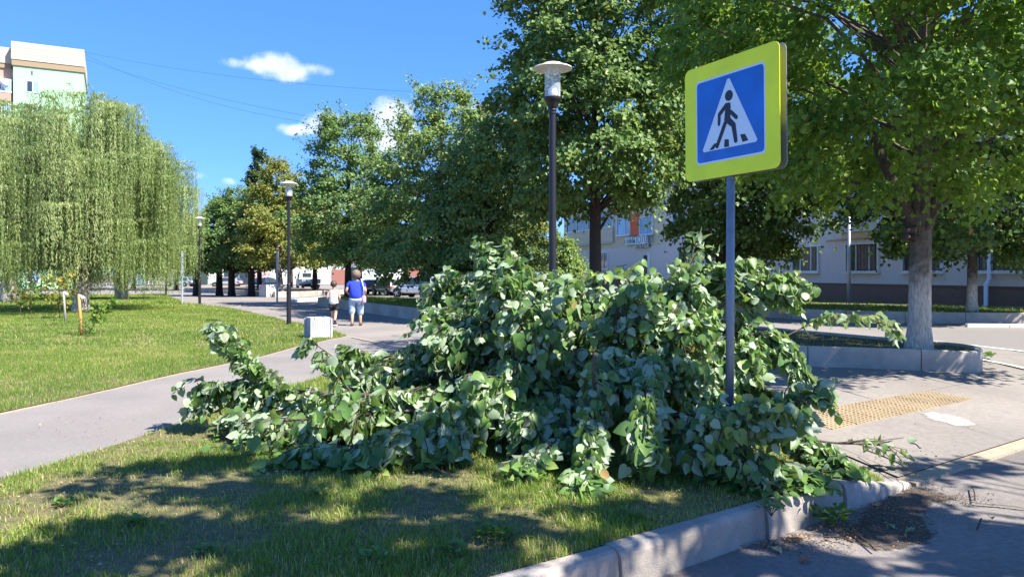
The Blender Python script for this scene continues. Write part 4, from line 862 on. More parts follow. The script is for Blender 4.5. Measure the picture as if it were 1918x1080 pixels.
# ------------------------------------------------------------------ pedestrian crossing sign
SX, SY = 1.675, 5.72
sg = empty('crossing_sign', (SX, SY, 0), 0, 'pedestrian crossing sign on a steel pole sticking out of the pile', 'road sign')
bm = bmesh.new(); tube(bm, [(-.012,0,-.2),(-.006,0,1.2),(.004,0,3.22)], .032, 20); bm_obj('pole', bm, M['polebl'], sg, smooth=True)
sl_, sr_ = Vector((1.462, 6.16)), Vector((1.938, 5.335)); sd_ = (sr_-sl_).normalized(); sc_ = (sl_+sr_)/2; srz = math.atan2(sd_.y, sd_.x); nrm_ = Vector((sd_.y, -sd_.x))
def rrect(w_, h_, r, n=6):
    o = []
    for cx, cy, a0 in ((w_/2-r, h_/2-r, 0), (-w_/2+r, h_/2-r, 90), (-w_/2+r, -h_/2+r, 180), (w_/2-r, -h_/2+r, 270)):
        for k in range(n+1): a = math.radians(a0+90*k/n); o.append((cx+r*math.cos(a), cy+r*math.sin(a)))
    return o
SW_ = (sr_-sl_).length
def plate(name, poly, d, th, m, parent):                # poly in the sign plane, d = distance in front of the plate
    bm = bmesh.new(); a = [bm.verts.new((x, -d, z)) for x, z in poly]; b = [bm.verts.new((x, -d+th, z)) for x, z in poly]
    f0 = bm.faces.new(a); f1 = bm.faces.new(b[::-1]); n = len(poly)
    for i in range(n): bm.faces.new((a[i], a[(i+1) % n], b[(i+1) % n], b[i]))
    bmesh.ops.recalc_face_normals(bm, faces=bm.faces); return bm_obj(name, bm, M[m], parent)
al_ = (sc_-Vector((SX, SY))).dot(sd_)+.028; loc = (sd_.x*al_, sd_.y*al_, 2.788); rot = (0, math.radians(-.6), srz)
tilt = 0
pl = plate('sign_plate', rrect(SW_, .905, .055), .034, .004, 'yellow', sg); pl.location = (loc[0]+nrm_.x*.002, loc[1]+nrm_.y*.002, loc[2]); pl.rotation_euler = rot
for nm, poly, d, m in (('white_border', rrect(.70*SW_/.955, .665, .035), .0355, 'signwhite'), ('blue_field', rrect(.675*SW_/.955, .635, .028), .0370, 'blue')):
    plate(nm, poly, d, .0025, m, pl)
kx = .64/.955*SW_/.66
tri = [(-.285*kx, -.222), (-.270*kx, -.238), (.270*kx, -.238), (.285*kx, -.222), (.012*kx, .285), (-.012*kx, .285)]
plate('white_triangle', tri, .0385, .0025, 'signwhite', pl)
def sg_poly(poly): plate('pictogram', [(x*kx, z) for x, z in poly], .0400, .0022, 'signblack', pl)
def limb2(p0, p1, w0, w1):
    p0, p1 = Vector(p0), Vector(p1); d = (p1-p0).normalized(); n = Vector((-d.y, d.x)); o = []
    for k in range(7): a = math.pi*k/6; o.append(p0+(n*math.cos(a)-d*math.sin(a))*w0)
    for k in range(7): a = math.pi*k/6; o.append(p1+(-n*math.cos(a)+d*math.sin(a))*w1)
    return [tuple(v) for v in o]
# the walker, in one plane: head, torso with the back arm, front arm, legs, three stripes
sg_poly([(.004+.041*math.cos(a), .155+.041*math.sin(a)) for a in [k*math.pi/10 for k in range(20)]])
def union_obj(limbs):
    bm = bmesh.new(); d = .0400
    for li, L in enumerate(limbs):
        dd = d+li*.00012; a = [bm.verts.new((x*kx, -dd, z)) for x, z in L]; bm.faces.new(a)
    bmesh.ops.recalc_face_normals(bm, faces=bm.faces); return bm_obj('pictogram', bm, M['signblack'], pl)
union_obj([[(-.045,.088),(-.02,.105),(.018,.100),(.022,.075),(.018,-.02),(-.048,-.028),(-.036,.05)], limb2((-.025,.086), (-.098,.028), .018, .017), limb2((-.098,.030), (-.103,-.045), .016, .014), limb2((.024,.026), (.080,-.024), .016, .016),
           limb2((-.018,-.02), (.052,-.078), .028, .021), limb2((.050,-.075), (.072,-.198), .022, .018), limb2((-.038,-.05), (-.125,-.212), .018, .017)])
for q in ([(-.155,-.185),(-.118,-.188),(-.165,-.232),(-.212,-.230)], [(-.045,-.172),(-.002,-.176),(.002,-.233),(-.050,-.231)], [(.118,-.160),(.165,-.163),(.198,-.215),(.140,-.219)]): sg_poly(q)
bp = plate('back_plate', rrect(SW_, .905, .055), -.034, .006, 'signback', sg); bp.location = loc; bp.rotation_euler = rot
fr = plate('back_plate_edge', rrect(SW_*.985, .80, .02), -.044, .004, 'frame', sg); fr.location = loc; fr.rotation_euler = rot
for dz in (-.25, .25):
    bm = bmesh.new(); lathe(bm, [(.0335,-.02),(.0335,.02)], 14); bm_obj('pole_clamp', bm, M['steel'], sg, loc=(0, 0, 2.788+dz))
# side sign posts far away
for px, py, tp_, lab in ((341, 570, 475, 'thin grey sign post edge on, beside the third street lamp'), (519, 568, 470, 'thin grey sign post edge on, beside the far bin and leaning trunk')):
    x, y = G(px, py); z = H(x, y); hh = (py-tp_)/F*y; r = empty('sign_post', (x, y, z), 0, lab, 'sign post'); bm = bmesh.new(); tube(bm, [(0,0,-.1),(0,0,hh)], .05, 8); bm_obj('pole', bm, M['steel'], r)
    o = boxo('sign_panel', (.02, 0, hh-.5), (.05, .9, 1.0 if px > 400 else 1.3), M['steel'], r, bev=.01); o.rotation_euler.z = math.atan((CX-px)/F)-.09
# ------------------------------------------------------------------ concrete bins
M['binc'] = mat('bin_concrete', (.50,.50,.49), .85, noise=.16, nscale=14, bump=.5, bscale=50, big=(3,.8,1.08))
def bin_(x, y, lab, rz, s=1):
    root = empty('litter_bin', (x, y, H(x, y)), rz, lab, 'litter bin', 'grooved concrete bins'); w_ = .245*s; h = .50*s
    boxo('body', (0,0,h*.5-.02), (2*w_-.03, 2*w_-.03, h-.03), M['binc'], root)
    for sx in (-1, 1):
        for sy in (-1, 1): boxo('corner_post', (sx*w_, sy*w_, h*.5-.03), (.05*s, .05*s, h+.04), M['binc'], root, bev=.008)
    for q in range(4):
        a = q*math.pi/2; d = Vector((math.cos(a), math.sin(a)))
        o = boxo('grooved_panel', (d.x*(w_-.008), d.y*(w_-.008), h*.5), (.02 if q % 2 == 0 else 2*w_-.075, .02 if q % 2 else 2*w_-.075, h-.07), M['binc'], root)
        bm = bmesh.new()
        for k in range(9): t_ = (-.5+(k+.5)/9)*(2*w_-.09); box(bm, (d.x*(w_+.004)-d.y*t_, d.y*(w_+.004)+d.x*t_, h*.5), (.012 if q % 2 == 0 else .018, .012 if q % 2 else .018, h-.09))
        bm_obj('rib', bm, M['binc'], o)
    bm = bmesh.new()
    for sx in (-1, 1): box(bm, (sx*w_*.82, 0, h-.01), (.07*s, 2*w_-.05, .05)); box(bm, (0, sx*w_*.82, h-.01), (2*w_*.66-.02, .07*s, .05))
    bm_obj('rim', bm, M['binc'], root); boxo('opening', (0,0,h-.025), (w_*1.2, w_*1.2, .02), M['black'], root); return root
x, y = G(594, 634); bin_(x, y+.1, 'grey grooved concrete bin at the tip of the large lawn', .55)
x, y = G(511, 555.5); bin_(x-.15, y-.6, 'distant pale concrete bin in front of the far planter', .9, 1.9)

# ------------------------------------------------------------------ people
def skinned(name, joints, edges, m, parent, sub=2, root=0, disp=None):
    me = bpy.data.meshes.new(name); me.from_pydata([j[0] for j in joints], edges, []); o = link(name, me, parent, m)
    md = o.modifiers.new('skin', 'SKIN'); md.use_smooth_shade = True; sv = me.skin_vertices[0].data
    for i, j in enumerate(joints):
        r = j[1]; sv[i].radius = (r, r) if not hasattr(r, '__len__') else r; sv[i].use_root = (i == root)
    s = o.modifiers.new('sub', 'SUBSURF'); s.levels = sub; s.render_levels = sub; return o
def fingers(J, E, wi, pos, d, side, s=1):
    """palm and five fingers from wrist joint wi"""
    d = Vector(d).normalized(); side = Vector(side).normalized(); p = Vector(pos); b = len(J); J.append((tuple(p+d*.04*s), .024*s)); E.append((wi, b)); 
    for k in range(4):
        q = p+d*.075*s+side*(k-1.5)*.019*s; c = len(J); L = (.062,.072,.068,.052)[k]*s; J.append((tuple(q), .0095*s)); J.append((tuple(q+d*L*.5+Vector((0,0,-.012*s))), .0085*s)); J.append((tuple(q+d*L*.8+Vector((0,0,-.035*s))), .007*s)); E.extend([(b, c), (c, c+1), (c+1, c+2)])
    c = len(J); J.append((tuple(p+d*.03*s-side*.035*s), .011*s)); J.append((tuple(p+d*.065*s-side*.05*s), .009*s)); E.extend([(b, c), (c, c+1)])
def person(name, x, y, rz, label, s, female, legs, group=None):
    r = empty(name, (x, y, H(x, y)+.004), rz, label, 'person'); k = s
    hw = .205 if female else .150; hip = .115 if female else .085
    # body: pelvis, waist, chest, neck, head, arms, legs
    J = [((0,0,.93*k), (.15*k,.12*k)), ((0,0,1.07*k), (.13*k,.11*k)), ((0,.01,1.24*k), (.15*k,.11*k)), ((0,0,1.36*k), .065*k), ((0,.01,1.43*k), .052*k), ((0,.025,1.52*k), (.078*k,.092*k)), ((0,.02,1.60*k), (.07*k,.08*k))]
    E = [(0,1),(1,2),(2,3),(3,4),(4,5),(5,6)]
    for sx, el, wr in ((-1, (-(hw+.085), -.06, 1.06), (-(hw+.05), .16, .99)), (1, (hw+.085, -.07, 1.05), (hw+.04, .14, .97))):
        a = len(J); J += [((sx*hw*k,0,1.315*k), .055*k), ((el[0]*k, el[1]*k, el[2]*k), .043*k), ((wr[0]*k, wr[1]*k, wr[2]*k), .029*k)]; E += [(2, a), (a, a+1), (a+1, a+2)]
        d = Vector(wr)-Vector(el); fingers(J, E, a+2, Vector(wr)*k, (d.x-.1*sx, d.y, d.z), (0, 0, 1), k)
    for sx, knee, ank, toe in legs:
        a = len(J); J += [((sx*hip*k,0,.86*k), .095*k if female else .075*k), (tuple(Vector(knee)*k), .062*k), (tuple((Vector(knee)*.45+Vector(ank)*.55+Vector((0,-.02,0)))*k), .055*k if female else .048*k), (tuple(Vector(ank)*k), .036*k), (tuple(Vector(toe)*k), .030*k)]
        E += [(0, a), (a, a+1), (a+1, a+2), (a+2, a+3), (a+3, a+4)]
    skinned('body', J, E, M['skin'], r)
    # face details
    bm = bmesh.new()
    for sx in (-1, 1): bmesh.ops.create_icosphere(bm, subdivisions=2, radius=.022*k, matrix=Matrix.Translation((sx*.083*k, .02*k, 1.525*k)) @ Matrix.Diagonal((.45,.8,1.3,1)))
    bm_obj('ears', bm, M['skin'], r, smooth=True)
    bm = bmesh.new(); bmesh.ops.create_cone(bm, cap_ends=True, segments=8, radius1=.018*k, radius2=.006*k, depth=.04*k, matrix=Matrix.Translation((0,.12*k,1.52*k)) @ Matrix.Rotation(-.5, 4, 'X')); bm_obj('nose', bm, M['skin'], r, smooth=True)
    bm = bmesh.new()
    for sx in (-1, 1): bmesh.ops.create_icosphere(bm, subdivisions=2, radius=.012*k, matrix=Matrix.Translation((sx*.03*k, .108*k, 1.545*k)))
    bm_obj('eyes', bm, M['black'], r); boxo('mouth', (0, .113*k, 1.475*k), (.045*k, .012*k, .01*k), M['red'], r)
    return r, k, hw, hip
def hair(r, c, rad, m, curly, sc=(1,1,1), n=4):
    bm = bmesh.new(); bmesh.ops.create_icosphere(bm, subdivisions=n, radius=rad)
    for v in bm.verts:
        d = v.co.normalized(); b = (math.sin(d.x*19+2)*math.sin(d.y*17+1)*math.sin(d.z*18)); c2 = math.sin(d.x*41)*math.sin(d.y*37+.5)*math.sin(d.z*43+1)
        v.co *= 1+curly*(.16*b+.10*c2)
        if d.y > .35 and d.z < .3: v.co.y = min(v.co.y, rad*.45)
    for v in bm.verts: v.co = Vector((v.co.x*sc[0]+c[0], v.co.y*sc[1]+c[1], v.co.z*sc[2]+c[2]))
    return bm_obj('hair', bm, m, r, smooth=True)
M['tee'] = mat('blue_tshirt', (.022,.055,.52), .85, noise=.08, nscale=20, bump=.3, bscale=14); M['tank'] = mat('white_tank_top', (.74,.74,.80), .85, bump=.3, bscale=16)
M['jeans'] = mat('bleached_denim', (.16,.36,.75), .85, noise=.5, nscale=12, col2=(.62,.74,.85)); M['shorts'] = mat('black_shorts', (.02,.02,.028), .85, bump=.3, bscale=16)
M['hairg'] = mat('curly_brown_hair', (.13,.09,.065), .7, noise=.5, nscale=40, col2=(.24,.18,.135)); M['hairb'] = mat('dark_brown_hair', (.07,.042,.026), .6, noise=.4, nscale=40)
M['sandal'] = mat('brown_sandal', (.09,.06,.05), .6); M['bag'] = mat('pink_bag', (.72,.36,.52), .5, noise=.25, nscale=14); M['bagw'] = mat('white_strap', (.75,.72,.75), .5)
WX, WY = G(667, 609.5)
legs = [(-1, (-.115,.05,.48), (-.12,-.03,.07), (-.125,.12,.035)), (1, (.115,.12,.49), (.12,.10,.07), (.13,.25,.035))]
r, k, hw, hip = person('person', WX, WY, .12, 'woman with curly hair in a blue T-shirt and pale denim capris walking away', .985, True, legs)
skinned('tshirt', [((0,0,.76*k),(.235*k,.19*k)),((0,0,.95*k),(.225*k,.19*k)),((0,.01,1.2*k),(.225*k,.175*k)),((0,0,1.355*k),(.15*k,.11*k)),((-.19*k,0,1.315*k),.085*k),((-.265*k,-.035,1.16*k),.070*k),((.19*k,0,1.315*k),.085*k),((.265*k,-.035,1.16*k),.070*k)],
        [(0,1),(1,2),(2,3),(2,4),(4,5),(2,6),(6,7)], M['tee'], r)
skinned('capri_trousers', [((0,0,.88*k),(.17*k,.14*k)),((-.12*k,.0,.78*k),.125*k),((-.125*k,.04,.5*k),.105*k),((-.13*k,.03,.30*k),.098*k),((.12*k,.0,.78*k),.125*k),((.125*k,.10,.5*k),.105*k),((.13*k,.12,.30*k),.095*k)], [(0,1),(1,2),(2,3),(0,4),(4,5),(5,6)], M['jeans'], r)
hair(r, (0, -.012, 1.555*k), .138, M['hairg'], 1.0, (1.0,1.0,1.02))
for sx, a in ((-1, (-.12,-.03)), (1, (.12,.10))):
    bm = bmesh.new(); box(bm, (sx*.125, a[1]+.06, .035), (.095, .25, .06), bev=.02); bm_obj('sandal', bm, M['sandal'], r, smooth=True)
b = boxo('shoulder_bag', (.235, -.06, .79), (.13, .14, .22), M['bag'], None, bev=.045, smooth=True); b.location = (0,0,0)
bag = empty('shoulder_bag', (WX, WY, H(WX, WY)), .12, 'small pink bag hanging at the right hip of the woman in blue', 'bag'); b.name = 'pouch'; b.parent = bag
bm = bmesh.new(); tube(bm, [(.23,-.08,.88),(.24,-.17,1.1),(.20,-.155,1.28),(.15,-.06,1.405),(.17,.06,1.38),(.24,.14,1.2),(.25,.02,.9)], .0135, 6); bm_obj('strap', bm, M['bagw'], bag, smooth=True)
BX, BY = G(625, 610.5); s = .80
legs = [(-1, (-.075,.04,.47), (-.085,-.0,.09), (-.09,.14,.04)), (1, (.08,.16,.50), (.085,.02,.10), (.09,.15,.05))]
legs = [(-1, (-.07,.16,.49), (-.085,.16,.09), (-.09,.30,.04)), (1, (.07,.02,.48), (.075,-.19,.13), (.085,-.10,.04))]
r, k, hw, hip = person('person', BX, BY, .05, 'boy in a white sleeveless top and black shorts walking left of the woman', s, False, legs)
skinned('tank_top', [((0,0,.76*k),(.20*k,.165*k)),((0,0,.95*k),(.19*k,.16*k)),((0,.01,1.22*k),(.195*k,.155*k)),((0,0,1.37*k),(.12*k,.10*k))], [(0,1),(1,2),(2,3)], M['tank'], r)
skinned('shorts', [((0,0,.86*k),(.13*k,.11*k)),((-.085*k,.02,.78*k),.095*k),((-.085*k,.11,.55*k),.088*k),((.085*k,.0,.78*k),.095*k),((.085*k,.03,.55*k),.088*k)], [(0,1),(1,2),(0,3),(3,4)], M['shorts'], r)
hair(r, (0, -.006, 1.57*k), .118*k+.004, M['hairb'], .35, (1,1,.98))
for a, z in (((-.088, .20), 0), ((.083, -.13), .02)):
    bm = bmesh.new(); box(bm, (a[0]*k, a[1]*k, .045+z), (.085, .23, .07), bev=.022); sh = bm_obj('trainer', bm, M['shorts'], r, smooth=True)
    bm = bmesh.new(); box(bm, (a[0]*k, a[1]*k, .018+z), (.092, .245, .03), bev=.01); bm_obj('sole', bm, M['white'], sh)
    bm = bmesh.new(); tube(bm, [(a[0]*k, (a[1]-.05)*k, .08+z), (a[0]*k, (a[1]-.05)*k, .17+z)], .038, 10); bm_obj('sock', bm, M['shorts'], r)
# pushchair half hidden behind the pile
M['hood'] = mat('striped_hood', (.03,.03,.035), .8); t = M['hood'].node_tree; wv = N(t, 'ShaderNodeTexWave'); wv.inputs['Scale'].default_value = 6; tcn = N(t, 'ShaderNodeTexCoord'); t.links.new(tcn.outputs['Object'], wv.inputs[0])
rr_ = N(t, 'ShaderNodeValToRGB'); rr_.color_ramp.interpolation = 'CONSTANT'; rr_.color_ramp.elements[1].position = .5; rr_.color_ramp.elements[0].color = (.02,.02,.03,1); rr_.color_ramp.elements[1].color = (.7,.7,.72,1); t.links.new(wv.outputs[0], rr_.inputs[0]); t.links.new(rr_.outputs[0], t.nodes['Principled BSDF'].inputs['Base Color'])
M['limeg'] = mat('lime_green', (.18,.55,.08), .6); M['orangew'] = mat('orange_plastic', (.75,.12,.02), .4)
x, y = G(815, 600); pc = empty('pushchair', (x, y, 0), -.5, 'pushchair with striped hood and green trim, mostly hidden behind the pile', 'pushchair')
bm = bmesh.new(); n = 12; rg = []
for i in range(n+1):
    a = math.pi*(.02+.75*i/n); rg.append([bm.verts.new((sx*.27, -.1+.46*math.cos(a), .80+.46*math.sin(a))) for sx in (-1, -.5, 0, .5, 1)])
for r0, r1 in zip(rg, rg[1:]):
    for k_ in range(4): bm.faces.new((r0[k_], r0[k_+1], r1[k_+1], r1[k_]))
o = bm_obj('hood', bm, M['hood'], pc, smooth=True); sm = o.modifiers.new('s', 'SOLIDIFY'); sm.thickness = .02
for sx in (-1, 1):
    bm = bmesh.new(); tube(bm, [(sx*.28, -.1+.47*math.cos(math.pi*(.02+.75*i/12)), .8+.47*math.sin(math.pi*(.02+.75*i/12))) for i in range(13)], .03, 6); bm_obj('hood_trim', bm, M['limeg'], pc)
    bm = bmesh.new(); tube(bm, [(sx*.25,-.5,1.05),(sx*.25,0,.62),(sx*.25,.38,.16)], .018, 6); tube(bm, [(sx*.25,.1,.62),(sx*.25,-.35,.16)], .018, 6); bm_obj('frame', bm, M['black'], pc)
    for yy in (.38, -.35):
        bm = bmesh.new(); r_ = bmesh.ops.create_cone(bm, cap_ends=True, segments=20, radius1=.14, radius2=.14, depth=.05, matrix=Matrix.Translation((sx*.27, yy, .14)) @ Matrix.Rotation(math.pi/2, 4, 'Y')); wh = bm_obj('wheel', bm, M['tyre'], pc)
        bm = bmesh.new(); bmesh.ops.create_cone(bm, cap_ends=True, segments=16, radius1=.095, radius2=.095, depth=.058, matrix=Matrix.Translation((sx*.27, yy, .14)) @ Matrix.Rotation(math.pi/2, 4, 'Y')); bm_obj('rim', bm, M['orangew'], wh)
boxo('seat', (0, 0, .52), (.42, .5, .12), M['limeg'], pc, bev=.04)

# ------------------------------------------------------------------ vehicles
def car(name, x, y, rz, label, paint, Lg=4.4, Wd=1.8, Ht=1.6, gc=.2, suv=True, hatch=True):
    root = empty(name, (x, y, H(x, y)), rz, label, 'car', 'parked cars beyond the planters')
    m = mat('paint_'+name, paint, .3, metal=.35, coat=.7); hl, hw = Lg/2, Wd/2; bt = .60*Ht
    R = .34 if suv else .31; wb = Lg*.30
    # lower body: rings along the length (y forward)
    st = [(-hl,.42,.80,.82),(-hl+.08,.30,.90,.93),(-hl+.5,.28,.96,1.0),(-wb,.26,1.0,1.0),(0,.25,1.0,.99),(wb,.26,.98,.95),(hl-.5,.28,.95,.86),(hl-.1,.34,.86,.72),(hl,.42,.76,.60)]
    bm = bmesh.new(); rings = []
    for yy, zb, wf, hf in st:
        t_ = bt*hf; w_ = hw*wf
        rings.append([bm.verts.new(p) for p in ((-w_*.92,yy,zb),(-w_,yy,zb+.18),(-w_,yy,t_-.22),(-w_*.93,yy,t_-.04),(-w_*.7,yy,t_),(w_*.7,yy,t_),(w_*.93,yy,t_-.04),(w_,yy,t_-.22),(w_,yy,zb+.18),(w_*.92,yy,zb))])
    for a, b_ in zip(rings, rings[1:]):
        for k in range(10): bm.faces.new((a[k], a[(k+1) % 10], b_[(k+1) % 10], b_[k]))
    bm.faces.new(rings[0]); bm.faces.new(rings[-1][::-1]); bmesh.ops.recalc_face_normals(bm, faces=bm.faces)
    bd = bm_obj('body', bm, m, root, smooth=True); bd.modifiers.new('s', 'SUBSURF').render_levels = 1
    # greenhouse
    y0, y1, y2, y3 = (-hl+.12, -hl+.50, hl*.05, hl*.50) if hatch else (-hl+.85, -hl+1.35, hl*.05, hl*.5)
    bm = bmesh.new(); rw, bw = hw*.72, hw*.93; rings = []
    for yy, z, w_ in ((y0, bt-.05, bw),(y1, Ht-.06, rw),((y1+y2)/2, Ht, rw),(y2, Ht-.05, rw),(y3, bt-.08, bw)):
        rings.append([bm.verts.new((-w_, yy, z)), bm.verts.new((w_, yy, z))])
    lo = [[bm.verts.new((-bw, yy, bt-.06)), bm.verts.new((bw, yy, bt-.06))] for yy in (y1, (y1+y2)/2, y2)]
    for a, b_ in zip(rings, rings[1:]): bm.faces.new((a[0], a[1], b_[1], b_[0]))
    for sx in (0, 1):
        bm.faces.new((rings[0][sx], rings[1][sx], lo[0][sx])); bm.faces.new((rings[1][sx], rings[2][sx], lo[1][sx], lo[0][sx])); bm.faces.new((rings[2][sx], rings[3][sx], lo[2][sx], lo[1][sx])); bm.faces.new((rings[3][sx], rings[4][sx], lo[2][sx]))
    bmesh.ops.recalc_face_normals(bm, faces=bm.faces); gh = bm_obj('cabin', bm, m, root)
    def pane(nm, pts): bm = bmesh.new(); bm.faces.new([bm.verts.new(p) for p in pts]); bmesh.ops.recalc_face_normals(bm, faces=bm.faces); o = bm_obj(nm, bm, M['glassd'], gh); sm = o.modifiers.new('s', 'SOLIDIFY'); sm.thickness = .01; return o
    sl2 = lambda z: bw+(rw-bw)*(z-bt)/(Ht-bt)+.012
    for sx in (-1, 1):
        zt, zb_ = Ht-.12, bt+.02; ym = (y1+y2)/2
        pane('side_window', [(sx*sl2(zb_), ym+.04, zb_), (sx*sl2(zb_), y3-.32, zb_), (sx*sl2(zt), y2+.06, zt), (sx*sl2(zt), ym+.04, zt)])
        pane('side_window', [(sx*sl2(zb_), y0+.42, zb_), (sx*sl2(zb_), ym-.04, zb_), (sx*sl2(zt), ym-.04, zt), (sx*sl2(zt), y1+.12, zt)])
    q = lambda a, b_, f: a+(b_-a)*f
    pane('rear_window', [(-bw*.84, q(y0,y1,.12)-.02, q(bt,Ht,.14)), (bw*.84, q(y0,y1,.12)-.02, q(bt,Ht,.14)), (rw*.88, q(y0,y1,.9)-.02, q(bt,Ht,.86)), (-rw*.88, q(y0,y1,.9)-.02, q(bt,Ht,.86))])
    pane('windscreen', [(-bw*.88, q(y3,y2,.1)+.02, q(bt,Ht,.12)), (bw*.88, q(y3,y2,.1)+.02, q(bt,Ht,.12)), (rw*.9, q(y3,y2,.9)+.02, q(bt,Ht,.86)), (-rw*.9, q(y3,y2,.9)+.02, q(bt,Ht,.86))])
    for sx in (-1, 1):
        for yy in (-wb, wb):
            bm = bmesh.new(); bmesh.ops.create_cone(bm, cap_ends=True, segments=28, radius1=R+.06, radius2=R+.06, depth=.12, matrix=Matrix.Translation((sx*(hw-.07), yy, R)) @ Matrix.Rotation(math.pi/2, 4, 'Y')); bm_obj('wheel_arch', bm, M['tyre'], root)
            bm = bmesh.new(); bmesh.ops.create_cone(bm, cap_ends=True, segments=28, radius1=R, radius2=R, depth=.22, matrix=Matrix.Translation((sx*(hw-.08), yy, R)) @ Matrix.Rotation(math.pi/2, 4, 'Y')); wh = bm_obj('wheel', bm, M['tyre'], root)
            bm = bmesh.new()
            for k in range(5): a = k*2*math.pi/5; r_ = bmesh.ops.create_cube(bm, size=1, matrix=Matrix.Translation((sx*(hw+.036), yy+.13*math.cos(a), R+.13*math.sin(a))) @ Matrix.Rotation(a, 4, 'X') @ Matrix.Diagonal((.02, .24, .07, 1)))
            bmesh.ops.create_cone(bm, cap_ends=True, segments=20, radius1=R*.25, radius2=R*.25, depth=.03, matrix=Matrix.Translation((sx*(hw+.036), yy, R)) @ Matrix.Rotation(math.pi/2, 4, 'Y')); bm_obj('rim', bm, M['rim'], wh)
        boxo('taillight', (sx*hw*.78, -hl+.06, bt*.86), (.34, .12, .2), M['red'], root, bev=.03); boxo('headlight', (sx*hw*.68, hl-.12, bt*.60), (.36, .16, .13), M['glassd'], root, bev=.03)
        boxo('mirror', (sx*(hw+.08), hl*.32, bt+.05), (.2, .1, .13), m, root, bev=.03)
    boxo('rear_bumper', (0, -hl-.01, .45), (Wd*.86, .12, .3), M['tyre'], root, bev=.05); boxo('number_plate', (0, -hl-.075, .62), (.52, .01, .12), M['white'], root)
    return root
hd = math.atan2(.47, .88)      # cars head away to the left along the side road
def at_px(px, Y): return ((px-CX)/F*Y, Y)
x, y = at_px(782, 57); car('parked_car', x, y, hd+.5, 'silver SUV parked beyond the planter, right of the woman', (.78,.79,.80))
x, y = at_px(729, 66); car('parked_car', x, y, hd+.1, 'dark grey car parked just left of the silver SUV', (.16,.16,.17), Ht=1.45, suv=False)
x, y = at_px(700, 71); car('parked_car', x, y, hd-.5, 'red car with a lit red lamp seen beside the woman in blue', (.42,.02,.02), Ht=1.42, suv=False)
x, y = at_px(503, 88); car('parked_car', x, y, -.35, 'dark blue car behind the leaning whitewashed trunk', (.02,.03,.07), Ht=1.5)
x, y = at_px(338, 112); car('parked_car', x, y, 1.35, 'pale blue car far away under the trees right of the willow', (.35,.50,.62), Ht=1.45)
x, y = at_px(424, 108); car('parked_car', x, y, 1.5, 'silver car glimpsed between the far trunks', (.5,.52,.54), Ht=1.45)
# flatbed truck
x, y = at_px(578, 88); tk = empty('flatbed_truck', (x, y, H(x, y)), .42, 'small flatbed truck with a pale cab and grey bed, parked beyond the far planter', 'truck')
M['cabp'] = mat('truck_cab_paint', (.62,.66,.64), .4); M['bedp'] = mat('truck_bed', (.33,.40,.45), .6)
bm = bmesh.new(); rings = []
for yy, zt, w_ in ((1.3,2.15,.92),(2.2,2.2,.92),(2.75,1.55,.97),(3.4,1.25,.95),(3.65,.95,.88)): rings.append([bm.verts.new(p) for p in ((-w_,yy,.5),(-w_,yy,min(zt,1.3)),(-w_*.86,yy,zt),(w_*.86,yy,zt),(w_,yy,min(zt,1.3)),(w_,yy,.5))])
for a, b_ in zip(rings, rings[1:]):
    for k in range(6): bm.faces.new((a[k], a[(k+1) % 6], b_[(k+1) % 6], b_[k]))
bm.faces.new(rings[0]); bm.faces.new(rings[-1][::-1]); bmesh.ops.recalc_face_normals(bm, faces=bm.faces); cabo = bm_obj('cab', bm, M['cabp'], tk)
boxo('rear_window', (0, 1.285, 1.78), (1.0, .03, .45), M['glassd'], cabo)
for sx in (-1, 1): boxo('side_window', (sx*.90, 1.95, 1.68), (.05, .8, .45), M['glassd'], cabo); boxo('mirror', (sx*1.15, 2.5, 1.5), (.12,.05,.3), M['tyre'], cabo); boxo('taillight', (sx*.85, -2.06, .66), (.25,.05,.12), M['red'], tk)
boxo('chassis', (0, .3, .62), (.8, 4.8, .25), M['tyre'], tk); boxo('bed_floor', (0, -.45, .86), (2.05, 3.3, .12), M['bedp'], tk)
for c, s_ in (((-1.02,-.45,1.13),(.05,3.3,.4)), ((1.02,-.45,1.13),(.05,3.3,.4)), ((0,-2.1,1.13),(2.09,.05,.4)), ((0,1.2,1.13),(2.09,.05,.4))): boxo('side_board', c, s_, M['bedp'], tk)
boxo('number_plate', (.2,-2.14,.7), (.5,.02,.12), M['white'], tk); boxo('rear_beam', (0,-2.08,.55), (1.9,.06,.22), M['tyre'], tk)
for sx in (-1, 1):
    for yy in (-1.2, 2.9):
        bm = bmesh.new(); bmesh.ops.create_cone(bm, cap_ends=True, segments=24, radius1=.37, radius2=.37, depth=.26, matrix=Matrix.Translation((sx*.85, yy, .37)) @ Matrix.Rotation(math.pi/2, 4, 'Y')); wh = bm_obj('wheel', bm, M['tyre'], tk)
        bm = bmesh.new(); bmesh.ops.create_cone(bm, cap_ends=True, segments=16, radius1=.2, radius2=.2, depth=.28, matrix=Matrix.Translation((sx*.85, yy, .37)) @ Matrix.Rotation(math.pi/2, 4, 'Y')); bm_obj('rim', bm, M['rim'], wh)

